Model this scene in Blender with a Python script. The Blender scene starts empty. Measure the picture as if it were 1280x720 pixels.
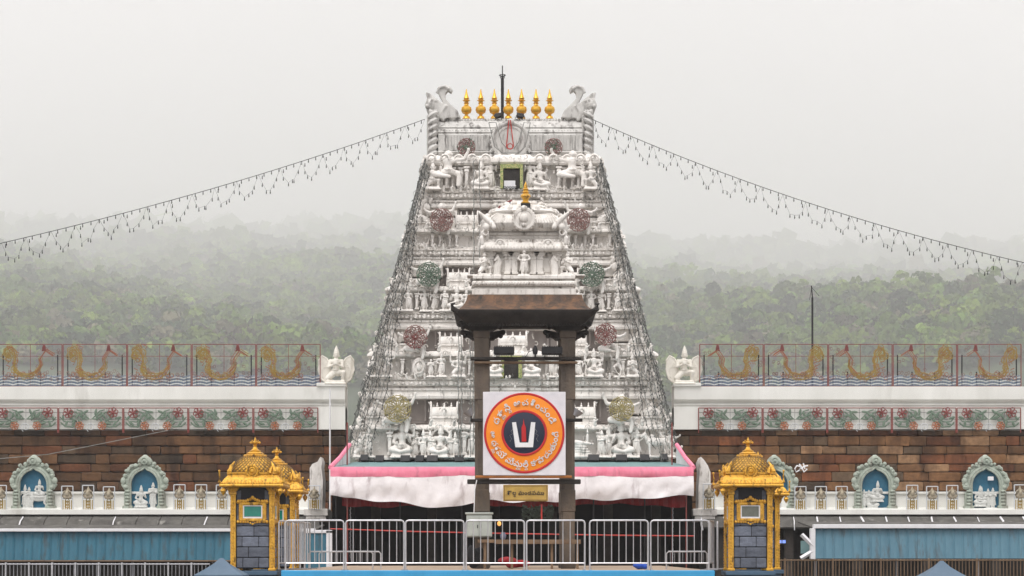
import bpy, math, random
import numpy as np
from mathutils import Vector, Matrix
R = math.radians
rnd = random.Random(7)
sc = bpy.context.scene
COL = sc.collection

# ------------------------------------------------------------------ camera, world, sun, exposure
F, CX, HY, EYE = 2560.0, 640.0, 690.0, 1.6
cam_data = bpy.data.cameras.new("camera"); cam = bpy.data.objects.new("camera", cam_data); COL.objects.link(cam)
cam.location = (0, 0, EYE); cam.rotation_euler = (R(90), 0, 0)
cam_data.sensor_width = 36; cam_data.lens = 72; cam_data.shift_y = (HY - 360) / 1280.0
cam_data.clip_end = 30000
sc.camera = cam

SUN_EL, SUN_ROT = 58, 200
world = bpy.data.worlds.new("World"); sc.world = world; world.use_nodes = True
wn = world.node_tree; wn.nodes.clear()
w_out = wn.nodes.new("ShaderNodeOutputWorld"); w_bg = wn.nodes.new("ShaderNodeBackground")
w_sky = wn.nodes.new("ShaderNodeTexSky"); w_sky.sky_type = 'NISHITA'; w_sky.sun_disc = False
w_sky.sun_elevation = R(SUN_EL); w_sky.sun_rotation = R(SUN_ROT); w_sky.dust_density = 5; w_sky.air_density = 1.0
w_hsv = wn.nodes.new("ShaderNodeHueSaturation"); w_hsv.inputs['Saturation'].default_value = 0.05
w_mix = wn.nodes.new("ShaderNodeMix"); w_mix.data_type = 'RGBA'; w_mix.inputs[0].default_value = 0.75
# overcast layer: even grey cloud, brighter towards the zenith (CIE overcast)
w_geo = wn.nodes.new("ShaderNodeTexCoord"); w_sep = wn.nodes.new("ShaderNodeSeparateXYZ")
w_map = wn.nodes.new("ShaderNodeMapRange"); w_map.inputs[1].default_value = 0.0; w_map.inputs[2].default_value = 1.0
w_map.inputs[3].default_value = 8.2; w_map.inputs[4].default_value = 15.0
w_comb = wn.nodes.new("ShaderNodeCombineColor")
wn.links.new(w_geo.outputs['Generated'], w_sep.inputs[0]); wn.links.new(w_sep.outputs[2], w_map.inputs[0])
for k in range(3): wn.links.new(w_map.outputs[0], w_comb.inputs[k])
wn.links.new(w_sky.outputs[0], w_hsv.inputs['Color'])
wn.links.new(w_hsv.outputs[0], w_mix.inputs[6]); wn.links.new(w_comb.outputs[0], w_mix.inputs[7])
w_tint = wn.nodes.new('ShaderNodeMix'); w_tint.data_type = 'RGBA'; w_tint.blend_type = 'MULTIPLY'; w_tint.inputs[0].default_value = 1.0; w_tint.inputs[7].default_value = (1.015, .985, .982, 1)
wn.links.new(w_mix.outputs[2], w_tint.inputs[6]); wn.links.new(w_tint.outputs[2], w_bg.inputs[0]); w_bg.inputs[1].default_value = 0.142
wn.links.new(w_bg.outputs[0], w_out.inputs[0])

sun_d = bpy.data.lights.new("sun", 'SUN'); sun = bpy.data.objects.new("sun", sun_d); COL.objects.link(sun)
sun_d.energy = 1.2; sun_d.angle = R(18); sun_d.color = (1.0, 0.97, 0.93)
sd = Vector((math.sin(R(SUN_ROT)) * math.cos(R(SUN_EL)), math.cos(R(SUN_ROT)) * math.cos(R(SUN_EL)), math.sin(R(SUN_EL))))
sun.rotation_euler = (-sd).to_track_quat('-Z', 'Y').to_euler(); sun.location = (-20, -30, 60)

sc.view_settings.view_transform = 'Standard'; sc.view_settings.look = 'None'
sc.view_settings.exposure = 0.0; sc.view_settings.gamma = 1.0; sc.view_settings.use_curve_mapping = False
sc.render.engine = 'CYCLES'
sc.cycles.use_denoising = True; sc.cycles.volume_bounces = 3; sc.cycles.max_bounces = 8
sc.cycles.diffuse_bounces = 4

# ------------------------------------------------------------------ helpers
def X(px, D): return (px - CX) * D / F
def Z(py, D): return EYE + (HY - py) * D / F
def L(n, D): return n * D / F

def N(nt, t, **kw):
    n = nt.nodes.new(t)
    for k, v in kw.items(): setattr(n, k, v)
    return n

MATS = {}
def mat(name, col, rough=0.7, col2=None, scale=2.0, stretch=1.0, amt=1.0, lo=0.35, hi=0.7, metal=0.0, bump=0.0, bscale=18.0,
        tint=False, dirt=None, dscale=1.2, dlo=0.55, dhi=0.8, spec=0.4, emit=None, estr=0.0):
    m = bpy.data.materials.new(name); m.use_nodes = True; nt = m.node_tree
    b = nt.nodes['Principled BSDF']; b.inputs['Roughness'].default_value = rough; b.inputs['Metallic'].default_value = metal
    b.inputs['Specular IOR Level'].default_value = spec
    tc = N(nt, 'ShaderNodeTexCoord'); out = None
    def ramp(sc_, st, lo_, hi_, det=6):
        mp = N(nt, 'ShaderNodeMapping'); mp.inputs['Scale'].default_value = (1, 1, st)
        nt.links.new(tc.outputs['Object'], mp.inputs[0])
        no = N(nt, 'ShaderNodeTexNoise'); no.inputs['Scale'].default_value = sc_; no.inputs['Detail'].default_value = det
        no.inputs['Roughness'].default_value = 0.62
        nt.links.new(mp.outputs[0], no.inputs['Vector'])
        mr = N(nt, 'ShaderNodeMapRange'); mr.inputs[1].default_value = lo_; mr.inputs[2].default_value = hi_
        nt.links.new(no.outputs['Fac'], mr.inputs[0]); return mr.outputs[0]
    def mix(a, c, fac, mode='MIX'):
        mx = N(nt, 'ShaderNodeMix', data_type='RGBA', blend_type=mode)
        for sock, v in ((6, a), (7, c)):
            if isinstance(v, tuple): mx.inputs[sock].default_value = v
            else: nt.links.new(v, mx.inputs[sock])
        if isinstance(fac, float): mx.inputs[0].default_value = fac
        else: nt.links.new(fac, mx.inputs[0])
        return mx.outputs[2]
    c1 = (*col, 1)
    cur = c1
    if col2 is None: col2 = tuple(x * 0.78 for x in col)
    cur = mix(c1, (*col2, 1), ramp(scale, stretch, lo, hi))
    if dirt:
        cur = mix(cur, (*dirt, 1), ramp(dscale, 0.25, dlo, dhi, 9))
    if tint:
        at = N(nt, 'ShaderNodeAttribute', attribute_name='tint')
        cur = mix(cur, at.outputs['Color'], 1.0, 'MULTIPLY')
    nt.links.new(cur, b.inputs['Base Color'])
    if bump:
        no = N(nt, 'ShaderNodeTexNoise'); no.inputs['Scale'].default_value = bscale; no.inputs['Detail'].default_value = 5
        nt.links.new(tc.outputs['Object'], no.inputs['Vector'])
        bp = N(nt, 'ShaderNodeBump'); bp.inputs['Strength'].default_value = bump; bp.inputs['Distance'].default_value = 0.02
        nt.links.new(no.outputs['Fac'], bp.inputs['Height']); nt.links.new(bp.outputs[0], b.inputs['Normal'])
    if emit:
        b.inputs['Emission Color'].default_value = (*emit, 1); b.inputs['Emission Strength'].default_value = estr
    MATS[name] = m
    return m

plaster = mat('white_plaster', (.80, .77, .73), .75, (.62, .59, .55), 6, .5, dirt=(.24, .21, .18), dscale=7, dlo=.54, dhi=.68, bump=.35, bscale=14)
plaster2 = mat('tower_plaster', (.83, .80, .765), .8, (.68, .645, .60), 4.0, .4, dirt=(.20, .185, .165), dscale=5.5, dlo=.55, dhi=.68, bump=.5, bscale=22)
grey_plaster = mat('weathered_plaster', (.62, .61, .585), .8, (.45, .44, .42), 4.0, .4, dirt=(.17, .16, .15), dscale=5, dlo=.52, dhi=.66, bump=.5, bscale=20)
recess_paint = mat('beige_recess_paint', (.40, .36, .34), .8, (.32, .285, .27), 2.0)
parapet_paint = mat('cream_parapet_paint', (.80, .80, .765), .7, (.68, .68, .64), .9, .3, dirt=(.45, .44, .40), dscale=.8, dlo=.56, dhi=.8)
gold = mat('gold_leaf', (.80, .47, .07), .30, (.60, .33, .04), 5, metal=.75, bump=.2, bscale=30)
gold_paint = mat('gold_paint', (.80, .45, .055), .38, (.50, .25, .03), 11, dirt=(.13, .07, .02), dscale=13, dlo=.54, dhi=.68, metal=.4, bump=.8, bscale=40)
gold_dark = mat('gold_groove', (.17, .10, .03), .6)
darkstone = mat('dark_granite', (.060, .050, .042), .75, (.028, .025, .022), 3, bump=.4)
pillarstone = mat('pillar_stone', (.15, .115, .085), .85, (.085, .07, .06), 3, .5, dirt=(.05, .042, .036), dscale=3, bump=.8, bscale=16)
roofstone = mat('roof_brown_stone', (.20, .105, .055), .85, (.085, .055, .04), 2.6, 1.0, lo=.38, hi=.62, dirt=(.035, .03, .026), dscale=3.2, dlo=.44, dhi=.64, bump=.8)
near_black = mat('near_black_matte', (.035, .030, .027), .85, (.016, .014, .013), 3, bump=.6)  # even near-black for eave, beams, inner walls and door sheets
blocks = mat('wall_block_stone', (1, 1, 1), .85, (.50, .48, .46), 5, 1.3, lo=.3, hi=.7, tint=True, dirt=(.22, .19, .17), dscale=1.6, dlo=.48, dhi=.66, bump=.9, bscale=9)
bluegrey = mat('blue_grey_block', (.155, .175, .215), .7, (.085, .095, .12), 5, 2, tint=True, bump=.9, bscale=14, lo=.3, hi=.7)
grout = mat('dark_grout', (.03, .03, .035), .9)
steel = mat('galvanised_steel', (.62, .62, .64), .35, (.45, .45, .47), 6, metal=.8)
steel_dull = mat('dull_steel', (.35, .35, .37), .5, metal=.6)
iron = mat('black_iron', (.02, .02, .022), .5, metal=.3)
panelred = mat('faded_red_frame_paint', (.26, .055, .045), .6, (.18, .05, .045), 8)
redpaint = mat('red_paint', (.48, .045, .035), .55)
orangep = mat('orange_paint', (.86, .27, .012), .4, (.82, .24, .01), 3)
redp2 = mat('bright_red_paint', (.52, .012, .016), .4)
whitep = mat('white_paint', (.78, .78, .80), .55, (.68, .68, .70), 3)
boardp = mat('white_board', (.72, .70, .74), .6, (.62, .61, .65), 4)
navy = mat('navy_disc', (.012, .018, .045), .5)
silver = mat('silver_letters', (.74, .74, .74), .4, metal=.1)
pinkc = mat('pink_cloth', (.85, .27, .38), .85, (.76, .20, .30), 5, .4, dirt=(.50, .16, .22), dscale=5, dlo=.56, dhi=.75, bump=.5, bscale=8)
whitec = mat('white_cloth', (.80, .77, .78), .9, (.68, .65, .66), 3.0, .8, dirt=(.40, .34, .35), dscale=3.5, dlo=.54, dhi=.74, bump=.5, bscale=6)
redc = mat('dark_red_cloth', (.22, .012, .016), .9, (.13, .01, .012), 4)
blackc = mat('black_cloth_and_shade', (.012, .012, .014), .95)  # sack cloth, and the black sheets that darken the shed interior
tealp = mat('teal_sheet', (.18, .30, .31), .6, (.12, .22, .23), 2, dirt=(.08, .10, .10))
bluepanel = mat('blue_corrugated_sheet', (.042, .165, .235), .5, (.028, .12, .18), 3.5, .3, dirt=(.05, .065, .07), dscale=4, dlo=.54, dhi=.72)
bluepanel2 = mat('pale_blue_corrugated_sheet', (.115, .245, .32), .5, (.085, .195, .265), 3.5, .3, dirt=(.09, .11, .12), dscale=4, dlo=.54, dhi=.72)
blueedge = mat('blue_edge_paint', (.05, .36, .66), .45, (.04, .30, .56), 2)
tent = mat('slate_blue_tarpaulin', (.10, .15, .21), .7, (.075, .12, .17), 3)
tan = mat('tan_stone_paving', (.40, .31, .23), .85, (.28, .21, .15), 1.6, bump=.5)
asphalt = mat('dark_paving', (.09, .085, .08), .9, (.06, .055, .05), .4)
wood = mat('weathered_wood', (.20, .13, .075), .8, (.11, .07, .045), 4, .3, bump=.5)
nichegreen = mat('pale_green_paint', (.42, .47, .40), .7, (.28, .33, .28), 7, dirt=(.20, .18, .15), dscale=5, dlo=.5, dhi=.7, bump=.8, bscale=30)
nicheblue = mat('niche_blue_paint', (.035, .16, .25), .7, (.022, .11, .19), 4)
glassgreen = mat('green_glass', (.01, .24, .17), .15, (.008, .15, .12), 3, spec=.6)
glassgrey = mat('smoky_glass', (.16, .17, .14), .2, (.09, .10, .08), 4, spec=.6)
yellowtube = mat('yellow_rope_light', (.36, .225, .06), .6, (.34, .26, .06), 8)
orangetube = mat('orange_rope_light', (.34, .15, .09), .6, (.36, .12, .05), 8)
redtube = mat('maroon_rope_light', (.24, .065, .06), .6)
greentube = mat('green_rope_light', (.10, .15, .11), .6, (.15, .20, .15), 8)
whitetube = mat('white_rope_light', (.62, .65, .68), .6)
bluetube = mat('blue_grey_rope_light', (.16, .22, .33), .6)
browntube = mat('brown_rope_light', (.27, .16, .14), .6, (.22, .12, .11), 8)
olivetube = mat('olive_rope_light', (.42, .35, .16), .6, (.28, .24, .12), 8)
wirem = mat('dark_wire', (.05, .055, .052), .7)
greywire = mat('grey_wire', (.26, .26, .25), .7, (.12, .125, .11), 6)
greenleaf = mat('green_garland', (.12, .19, .05), .7, (.22, .22, .05), 20, bump=1)
crown_m = mat('statue_cream', (.80, .77, .70), .7, (.66, .63, .56), 6, dirt=(.38, .34, .28), dscale=5, dlo=.55, dhi=.8)
boxgrey = mat('cabinet_grey', (.42, .45, .42), .5, (.34, .37, .34), 3)

class MB:
    """collects faces and links them as one mesh object"""
    def __init__(self): self.v = []; self.f = []; self.t = []; self.M = Matrix.Identity(4); self.tint = None
    def add(self, vs, fs):
        b = len(self.v); M = self.M
        self.v.extend([tuple(M @ Vector(p)) for p in vs]); self.f.extend([tuple(b + i for i in f) for f in fs])
        self.t.extend([self.tint] * len(fs)); return self
    def box(self, x0, x1, y0, y1, z0, z1):
        return self.add([(x0, y0, z0), (x1, y0, z0), (x1, y1, z0), (x0, y1, z0), (x0, y0, z1), (x1, y0, z1), (x1, y1, z1), (x0, y1, z1)],
                        [(0, 3, 2, 1), (4, 5, 6, 7), (0, 1, 5, 4), (1, 2, 6, 5), (2, 3, 7, 6), (3, 0, 4, 7)])
    def bbox(self, x0, x1, y0, y1, z0, z1, b=.02):
        """box with chamfered edges"""
        p = []
        for z, i in ((z0, b), (z0 + b, 0), (z1 - b, 0), (z1, b)):
            for (x, y, sx, sy) in ((x0, y0, 1, 1), (x1, y0, -1, 1), (x1, y1, -1, -1), (x0, y1, 1, -1)):
                p.append((x + sx * i, y + sy * i, z))
        f = [(3, 2, 1, 0), (12, 13, 14, 15)]
        for k in range(3):
            for j in range(4):
                a = k * 4 + j; c = k * 4 + (j + 1) % 4; f.append((a, c, c + 4, a + 4))
        return self.add(p, f)
    def lathe(self, prof, c=(0, 0, 0), n=16, sq=0.0, sx=1.0, sy=1.0):
        vs = []; fs = []
        for r, z in prof:
            for i in range(n):
                a = 2 * math.pi * (i + .5) / n; k = 1.0
                if sq: k = (1 - sq) + sq / max(abs(math.cos(a)), abs(math.sin(a)))
                vs.append((c[0] + r * k * math.cos(a) * sx, c[1] + r * k * math.sin(a) * sy, c[2] + z))
        m = len(prof)
        for j in range(m - 1):
            for i in range(n):
                a = j * n + i; b = j * n + (i + 1) % n; fs.append((a, b, b + n, a + n))
        fs.append(tuple(reversed(range(n)))); fs.append(tuple((m - 1) * n + i for i in range(n)))
        return self.add(vs, fs)
    def tube(self, pts, r, n=6, closed=False):
        P = [Vector(p) for p in pts]; m = len(P); vs = []; fs = []
        if m < 2: return self
        up = Vector((0, 0, 1)) if abs((P[1] - P[0]).normalized().z) < .9 else Vector((0, 1, 0))
        for k in range(m):
            if closed: d = P[(k + 1) % m] - P[k - 1]
            else: d = P[min(k + 1, m - 1)] - P[max(k - 1, 0)]
            if d.length < 1e-9: d = Vector((0, 0, 1))
            d.normalize(); u = d.cross(up)
            if u.length < 1e-4: u = d.cross(Vector((1, .1, 0)))
            u.normalize(); w = d.cross(u).normalized(); up = u.cross(d) if False else up
            rr = r[k] if isinstance(r, (list, tuple)) else r
            for i in range(n):
                a = 2 * math.pi * i / n; vs.append(tuple(P[k] + u * math.cos(a) * rr + w * math.sin(a) * rr))
        for k in range(m if closed else m - 1):
            for i in range(n):
                a = k * n + i; b = k * n + (i + 1) % n; c2 = ((k + 1) % m) * n
                fs.append((a, b, c2 + (i + 1) % n, c2 + i))
        if not closed: fs.append(tuple(reversed(range(n)))); fs.append(tuple((m - 1) * n + i for i in range(n)))
        return self.add(vs, fs)
    def cap(self, p0, r0, p1, r1, n=10):
        """tapered limb with round ends"""
        a = Vector(p0); b = Vector(p1); d = b - a; l = max(d.length, 1e-6); d /= l
        pts = []; rs = []
        for t in (-.98, -.7, -.35, 0): pts.append(a + d * r0 * t); rs.append(r0 * math.sqrt(max(0, 1 - t * t)))
        for t in (0, .35, .7, .98): pts.append(b + d * r1 * t); rs.append(r1 * math.sqrt(max(0, 1 - t * t)))
        return self.tube(pts, rs, n)
    def ball(self, c, r, n=10):
        if not isinstance(r, (tuple, list)): r = (r, r, r)
        m = max(4, n // 2 + 1); vs = [(c[0], c[1], c[2] - r[2])]; fs = []
        for j in range(1, m):
            t = math.pi * j / m
            for i in range(n):
                a = 2 * math.pi * i / n
                vs.append((c[0] + r[0] * math.sin(t) * math.cos(a), c[1] + r[1] * math.sin(t) * math.sin(a), c[2] - r[2] * math.cos(t)))
        vs.append((c[0], c[1], c[2] + r[2])); e = len(vs) - 1
        for i in range(n):
            fs.append((0, 1 + (i + 1) % n, 1 + i)); fs.append((e, 1 + (m - 2) * n + i, 1 + (m - 2) * n + (i + 1) % n))
        for j in range(m - 2):
            for i in range(n):
                a = 1 + j * n + i; b = 1 + j * n + (i + 1) % n; fs.append((a, b, b + n, a + n))
        return self.add(vs, fs)
    def prism(self, poly, y0, y1, b=0.0):
        """polygon in the xz plane given a thickness along y"""
        n = len(poly); area = sum(poly[i][0] * poly[(i + 1) % n][1] - poly[(i + 1) % n][0] * poly[i][1] for i in range(n))
        if area < 0: poly = poly[::-1]
        vs = [(x, y0, z) for x, z in poly] + [(x, y1, z) for x, z in poly]
        fs = [tuple(range(n)), tuple(reversed(range(n, 2 * n)))]
        for i in range(n): j = (i + 1) % n; fs.append((i, i + n, j + n, j))
        return self.add(vs, fs)
    def prismx(self, poly, x0, x1):
        """polygon in the yz plane given a length along x"""
        n = len(poly)
        vs = [(x0, y, z) for y, z in poly] + [(x1, y, z) for y, z in poly]
        fs = [tuple(reversed(range(n))), tuple(range(n, 2 * n))]
        for i in range(n): j = (i + 1) % n; fs.append((i, j, j + n, i + n))
        return self.add(vs, fs)
    def torus(self, c, R0, r0, n=24, m=6, axis='y', a0=0, a1=360):
        pts = []
        full = abs(a1 - a0) >= 360; k = n if full else n + 1
        for i in range(k):
            a = R(a0 + (a1 - a0) * i / n)
            u, w = R0 * math.cos(a), R0 * math.sin(a)
            pts.append((c[0] + u, c[1], c[2] + w) if axis == 'y' else ((c[0], c[1] + u, c[2] + w) if axis == 'x' else (c[0] + u, c[1] + w, c[2])))
        return self.tube(pts, r0, m, closed=full)
    def loops(self, rings, cap=True):
        n = len(rings[0]); vs = [p for r in rings for p in r]; fs = []
        for j in range(len(rings) - 1):
            for i in range(n):
                a = j * n + i; b = j * n + (i + 1) % n; fs.append((a, b, b + n, a + n))
        if cap: fs.append(tuple(reversed(range(n)))); fs.append(tuple((len(rings) - 1) * n + i for i in range(n)))
        return self.add(vs, fs)
    def mesh(self, name, m, sharp=38):
        me = bpy.data.meshes.new(name); me.from_pydata(self.v, [], self.f); me.update()
        if any(t is not None for t in self.t):
            at = me.attributes.new('tint', 'FLOAT_COLOR', 'CORNER'); arr = []
            for p in me.polygons:
                t = self.t[p.index] or (1, 1, 1); arr.extend([t[0], t[1], t[2], 1.0] * p.loop_total)
            at.data.foreach_set('color', arr)
        me.materials.append(m)
        for p in me.polygons: p.use_smooth = True
        me.set_sharp_from_angle(angle=R(sharp))
        return me
    def build(self, name, m, parent=None, sharp=38):
        o = bpy.data.objects.new(name, self.mesh(name, m, sharp)); COL.objects.link(o)
        if parent is not None:
            o.parent = parent
            if parent.type == 'EMPTY' and not parent.get('local'): o.location = -parent.location
        return o

def thing(name, label, cat, loc=(0, 0, 0), group=None, local=False, rz=0):
    """an Empty at the thing's base; local=True when its parts are built round the origin"""
    o = bpy.data.objects.new(name, None); COL.objects.link(o); o.location = loc; o.rotation_euler = (0, 0, rz)
    o['label'] = label; o['category'] = cat
    if group: o['group'] = group
    if local: o['local'] = 1
    o.empty_display_size = .2
    return o
def tag(o, label, cat, group=None, kind=None):
    if label: o['label'] = label
    if cat: o['category'] = cat
    if group: o['group'] = group
    if kind: o['kind'] = kind
    return o
def dup(root, loc, rz=None, label=None, scale=None):
    r = root.copy(); COL.objects.link(r); r.location = loc
    if rz is not None: r.rotation_euler = (0, 0, rz)
    if label: r['label'] = label
    if scale: r.scale = scale
    for ch in list(root.children):
        c = ch.copy(); COL.objects.link(c); c.parent = r
        for g in ch.children:
            d = g.copy(); COL.objects.link(d); d.parent = c
    return r
def inst(name, me, parent, loc, scale=1.0, rz=0.0):
    """a part that shares mesh data; loc in world coordinates under an unrotated parent"""
    o = bpy.data.objects.new(name, me); COL.objects.link(o)
    o.parent = parent; o.location = Vector(loc) - (parent.location if parent.type == 'EMPTY' else Vector((0, 0, 0)))
    o.scale = scale if isinstance(scale, tuple) else (scale,) * 3; o.rotation_euler = (0, 0, rz); return o
def voxel(mb, name, m, size):
    """fuse overlapping solids into one continuous sculpted surface"""
    me = mb.mesh(name + '_raw', m); o = bpy.data.objects.new(name + '_raw', me); COL.objects.link(o)
    md = o.modifiers.new('fuse', 'REMESH'); md.mode = 'VOXEL'; md.voxel_size = size; md.use_smooth_shade = True
    dg = bpy.context.evaluated_depsgraph_get()
    r = bpy.data.meshes.new_from_object(o.evaluated_get(dg)); r.name = name
    for p in r.polygons: p.use_smooth = True
    if not r.materials: r.materials.append(m)
    bpy.data.objects.remove(o); bpy.data.meshes.remove(me)
    return r
# ------------------------------------------------------------------ ground, platform, hills, forest, haze
g = MB(); g.box(-4000, 4000, -200, 1100, -.5, 0); tag(g.build('ground', asphalt), 'dark paved plaza and ground around the temple', None, kind='structure')
PZT = 1.19
g = MB(); g.box(X(352, 45.3), X(893, 45.3), 45.3, 61.5, 0, PZT)
pf = tag(g.build('platform', tan), 'raised tan stone platform under the barricades', None, kind='structure')
g = MB(); g.bbox(X(352, 45.2), X(893, 45.2), 45.12, 45.3, .15, PZT + .004, .015)
tag(g.build('platform_kerb', blueedge), 'bright blue painted kerb along the platform front', None, kind='structure')

def hill_z(x, d):
    u = x / max(d, 1) / .25
    lf = math.sin(x * .0049 + 1.3) * math.cos(d * .0023 + .6 + x * .0021) + .6 * math.sin(x * .013 + d * .004)
    pts = ((700, .060), (1060, .094), (1430, .1075), (2000, .1195), (2700, .129), (3600, .136), (4750, .141), (6500, .146), (7900, .148), (8800, .148))
    th = pts[-1][1]
    for (a, ta), (b, tb) in zip(pts, pts[1:]):
        if d <= b: th = ta + (tb - ta) * (max(d, a) - a) / (b - a); break
    q = min(1, max(0, (u - .25) / .6)); rid = .017 * q * q * (3 - 2 * q) * math.exp(-((d - 1350) / 330) ** 2) + .010 * max(0, -u) * math.exp(-((d - 2900) / 1100) ** 2)
    q2 = min(1, max(0, (u + .15) / .6)); th -= .011 * q2 * min(1, max(0, (d - 1900) / 1200))
    return d * (th + rid) + lf * 14.0 * min(1, d / 1900) + 4 * math.sin(x * .021 + d * .003) * math.sin(d * .013 + x * .004)
ds = [690] + [700 * (8200 / 700) ** (i / 90) for i in range(91)]
nx = 110; vs = []; fs = []
for d in ds:
    for i in range(nx + 1):
        x = (-1 + 2 * i / nx) * (d * .40 + 80); vs.append((x, d, hill_z(x, d) if d > 695 else -1))
for j in range(len(ds) - 1):
    for i in range(nx):
        a = j * (nx + 1) + i; fs.append((a, a + 1, a + nx + 2, a + nx + 1))
forest_floor = mat('forest_floor', (.050, .075, .030), .95, (.030, .045, .020), .03)
me = bpy.data.meshes.new('hills'); me.from_pydata(vs, [], fs); me.materials.append(forest_floor)
for p in me.polygons: p.use_smooth = True
hl = bpy.data.objects.new('hills', me); COL.objects.link(hl); tag(hl, 'green hillside rising into the mist', None, kind='structure')

foliage = mat('foliage', (1, 1, 1), .8, (.8, .8, .8), .4, tint=True, spec=.15)
def forest():
    rg = np.random.default_rng(3); V = []; T = []; nf = 0
    trees = []
    d = 980.0
    while d < 7900:
        step = 12.5 if d < 2500 else (18 if d < 4000 else (32 if d < 5600 else 62))
        w = d * .32 + 25; n = int(2 * w / step)
        for i in range(n):
            
            trees.append((-w + (i + rg.random()) * step, d + rg.random() * step, step))
        d += step * 1.05
    for (x, d_, step) in trees:
        r = step * (.50 + .34 * rg.random() ** 2); h = r * (1.0 + .8 * rg.random() ** 2)
        z = hill_z(x, d_) + h * .55
        K = 210 if d_ < 1800 else (110 if d_ < 2700 else (30 if d_ < 4500 else 14))
        # points over an uneven dome of sub-clumps
        nc = 7; cc = rg.normal(0, .45, (nc, 3)) * (r, r, h * .6) + (0, 0, h * .15)
        idx = rg.integers(0, nc, K); dirv = rg.normal(0, 1, (K, 3)); dirv /= np.linalg.norm(dirv, axis=1)[:, None]; dirv[:, 2] = np.abs(dirv[:, 2]) * 1.0 - .15
        pc = cc[idx] + dirv * (r * .50) + (x, d_, z)
        nrm = dirv + rg.normal(0, .45, (K, 3)); nrm /= np.linalg.norm(nrm, axis=1)[:, None]
        a = np.cross(nrm, rg.normal(0, 1, (K, 3))); a /= np.linalg.norm(a, axis=1)[:, None]; b = np.cross(nrm, a)
        s = (r * (.135 if d_ < 1800 else .20) if d_ < 2700 else r * .52) * (.6 + .8 * rg.random((K, 1)))
        q = np.stack([pc - a * s - b * s * .7, pc + a * s - b * s * .6, pc + a * s * .8 + b * s, pc - a * s * .9 + b * s * .8], 1)
        V.append(q.reshape(-1, 3)); nf += K
        base = np.array((.080, .160, .024)); yel = np.array((.23, .30, .036)); dk = np.array((.026, .055, .018)); gr = np.array((.16, .15, .09))
        m = rg.random(); c = base * (1 - m * .6) + yel * m * .6
        if rg.random() < .22: c = dk * (1 + .3 * rg.random())
        if rg.random() < .07: c = gr
        c = c * (.55 + .85 * rg.random())
        t = np.ones((K, 4)); t[:, :3] = c * (.72 + .5 * rg.random((nc, 1)))[idx] * (.85 + .3 * rg.random((K, 1))); T.append(np.repeat(t, 4, 0))
    V = np.concatenate(V).astype(np.float32); T = np.concatenate(T).astype(np.float32)
    me = bpy.data.meshes.new('forest'); me.vertices.add(len(V)); me.vertices.foreach_set('co', V.ravel())
    me.loops.add(nf * 4); me.loops.foreach_set('vertex_index', np.arange(nf * 4, dtype=np.int32))
    me.polygons.add(nf); me.polygons.foreach_set('loop_start', np.arange(0, nf * 4, 4, dtype=np.int32))
    me.update(calc_edges=True)
    at = me.attributes.new('tint', 'FLOAT_COLOR', 'POINT'); at.data.foreach_set('color', T.ravel())
    me.materials.append(foliage)
    o = bpy.data.objects.new('forest', me); COL.objects.link(o)
    tag(o, 'dense misty forest covering the hillside behind the temple', None, kind='stuff'); return o
forest()

hz = MB(); hz.box(-3600, 3600, -30, 8900, -1.5, 1460)
hm = bpy.data.materials.new('haze_air'); hm.use_nodes = True; nt = hm.node_tree; nt.nodes.clear()
ho = nt.nodes.new('ShaderNodeOutputMaterial'); hv = nt.nodes.new('ShaderNodeVolumePrincipled')
hv.inputs['Color'].default_value = (.985, .985, .99, 1); hv.inputs['Density'].default_value = .0004; hv.inputs['Anisotropy'].default_value = 0.2
nt.links.new(hv.outputs[0], ho.inputs['Volume'])
h_o = hz.build('haze', hm); tag(h_o, 'pale mist hanging in the air over the temple and hills', None, kind='stuff')
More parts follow.
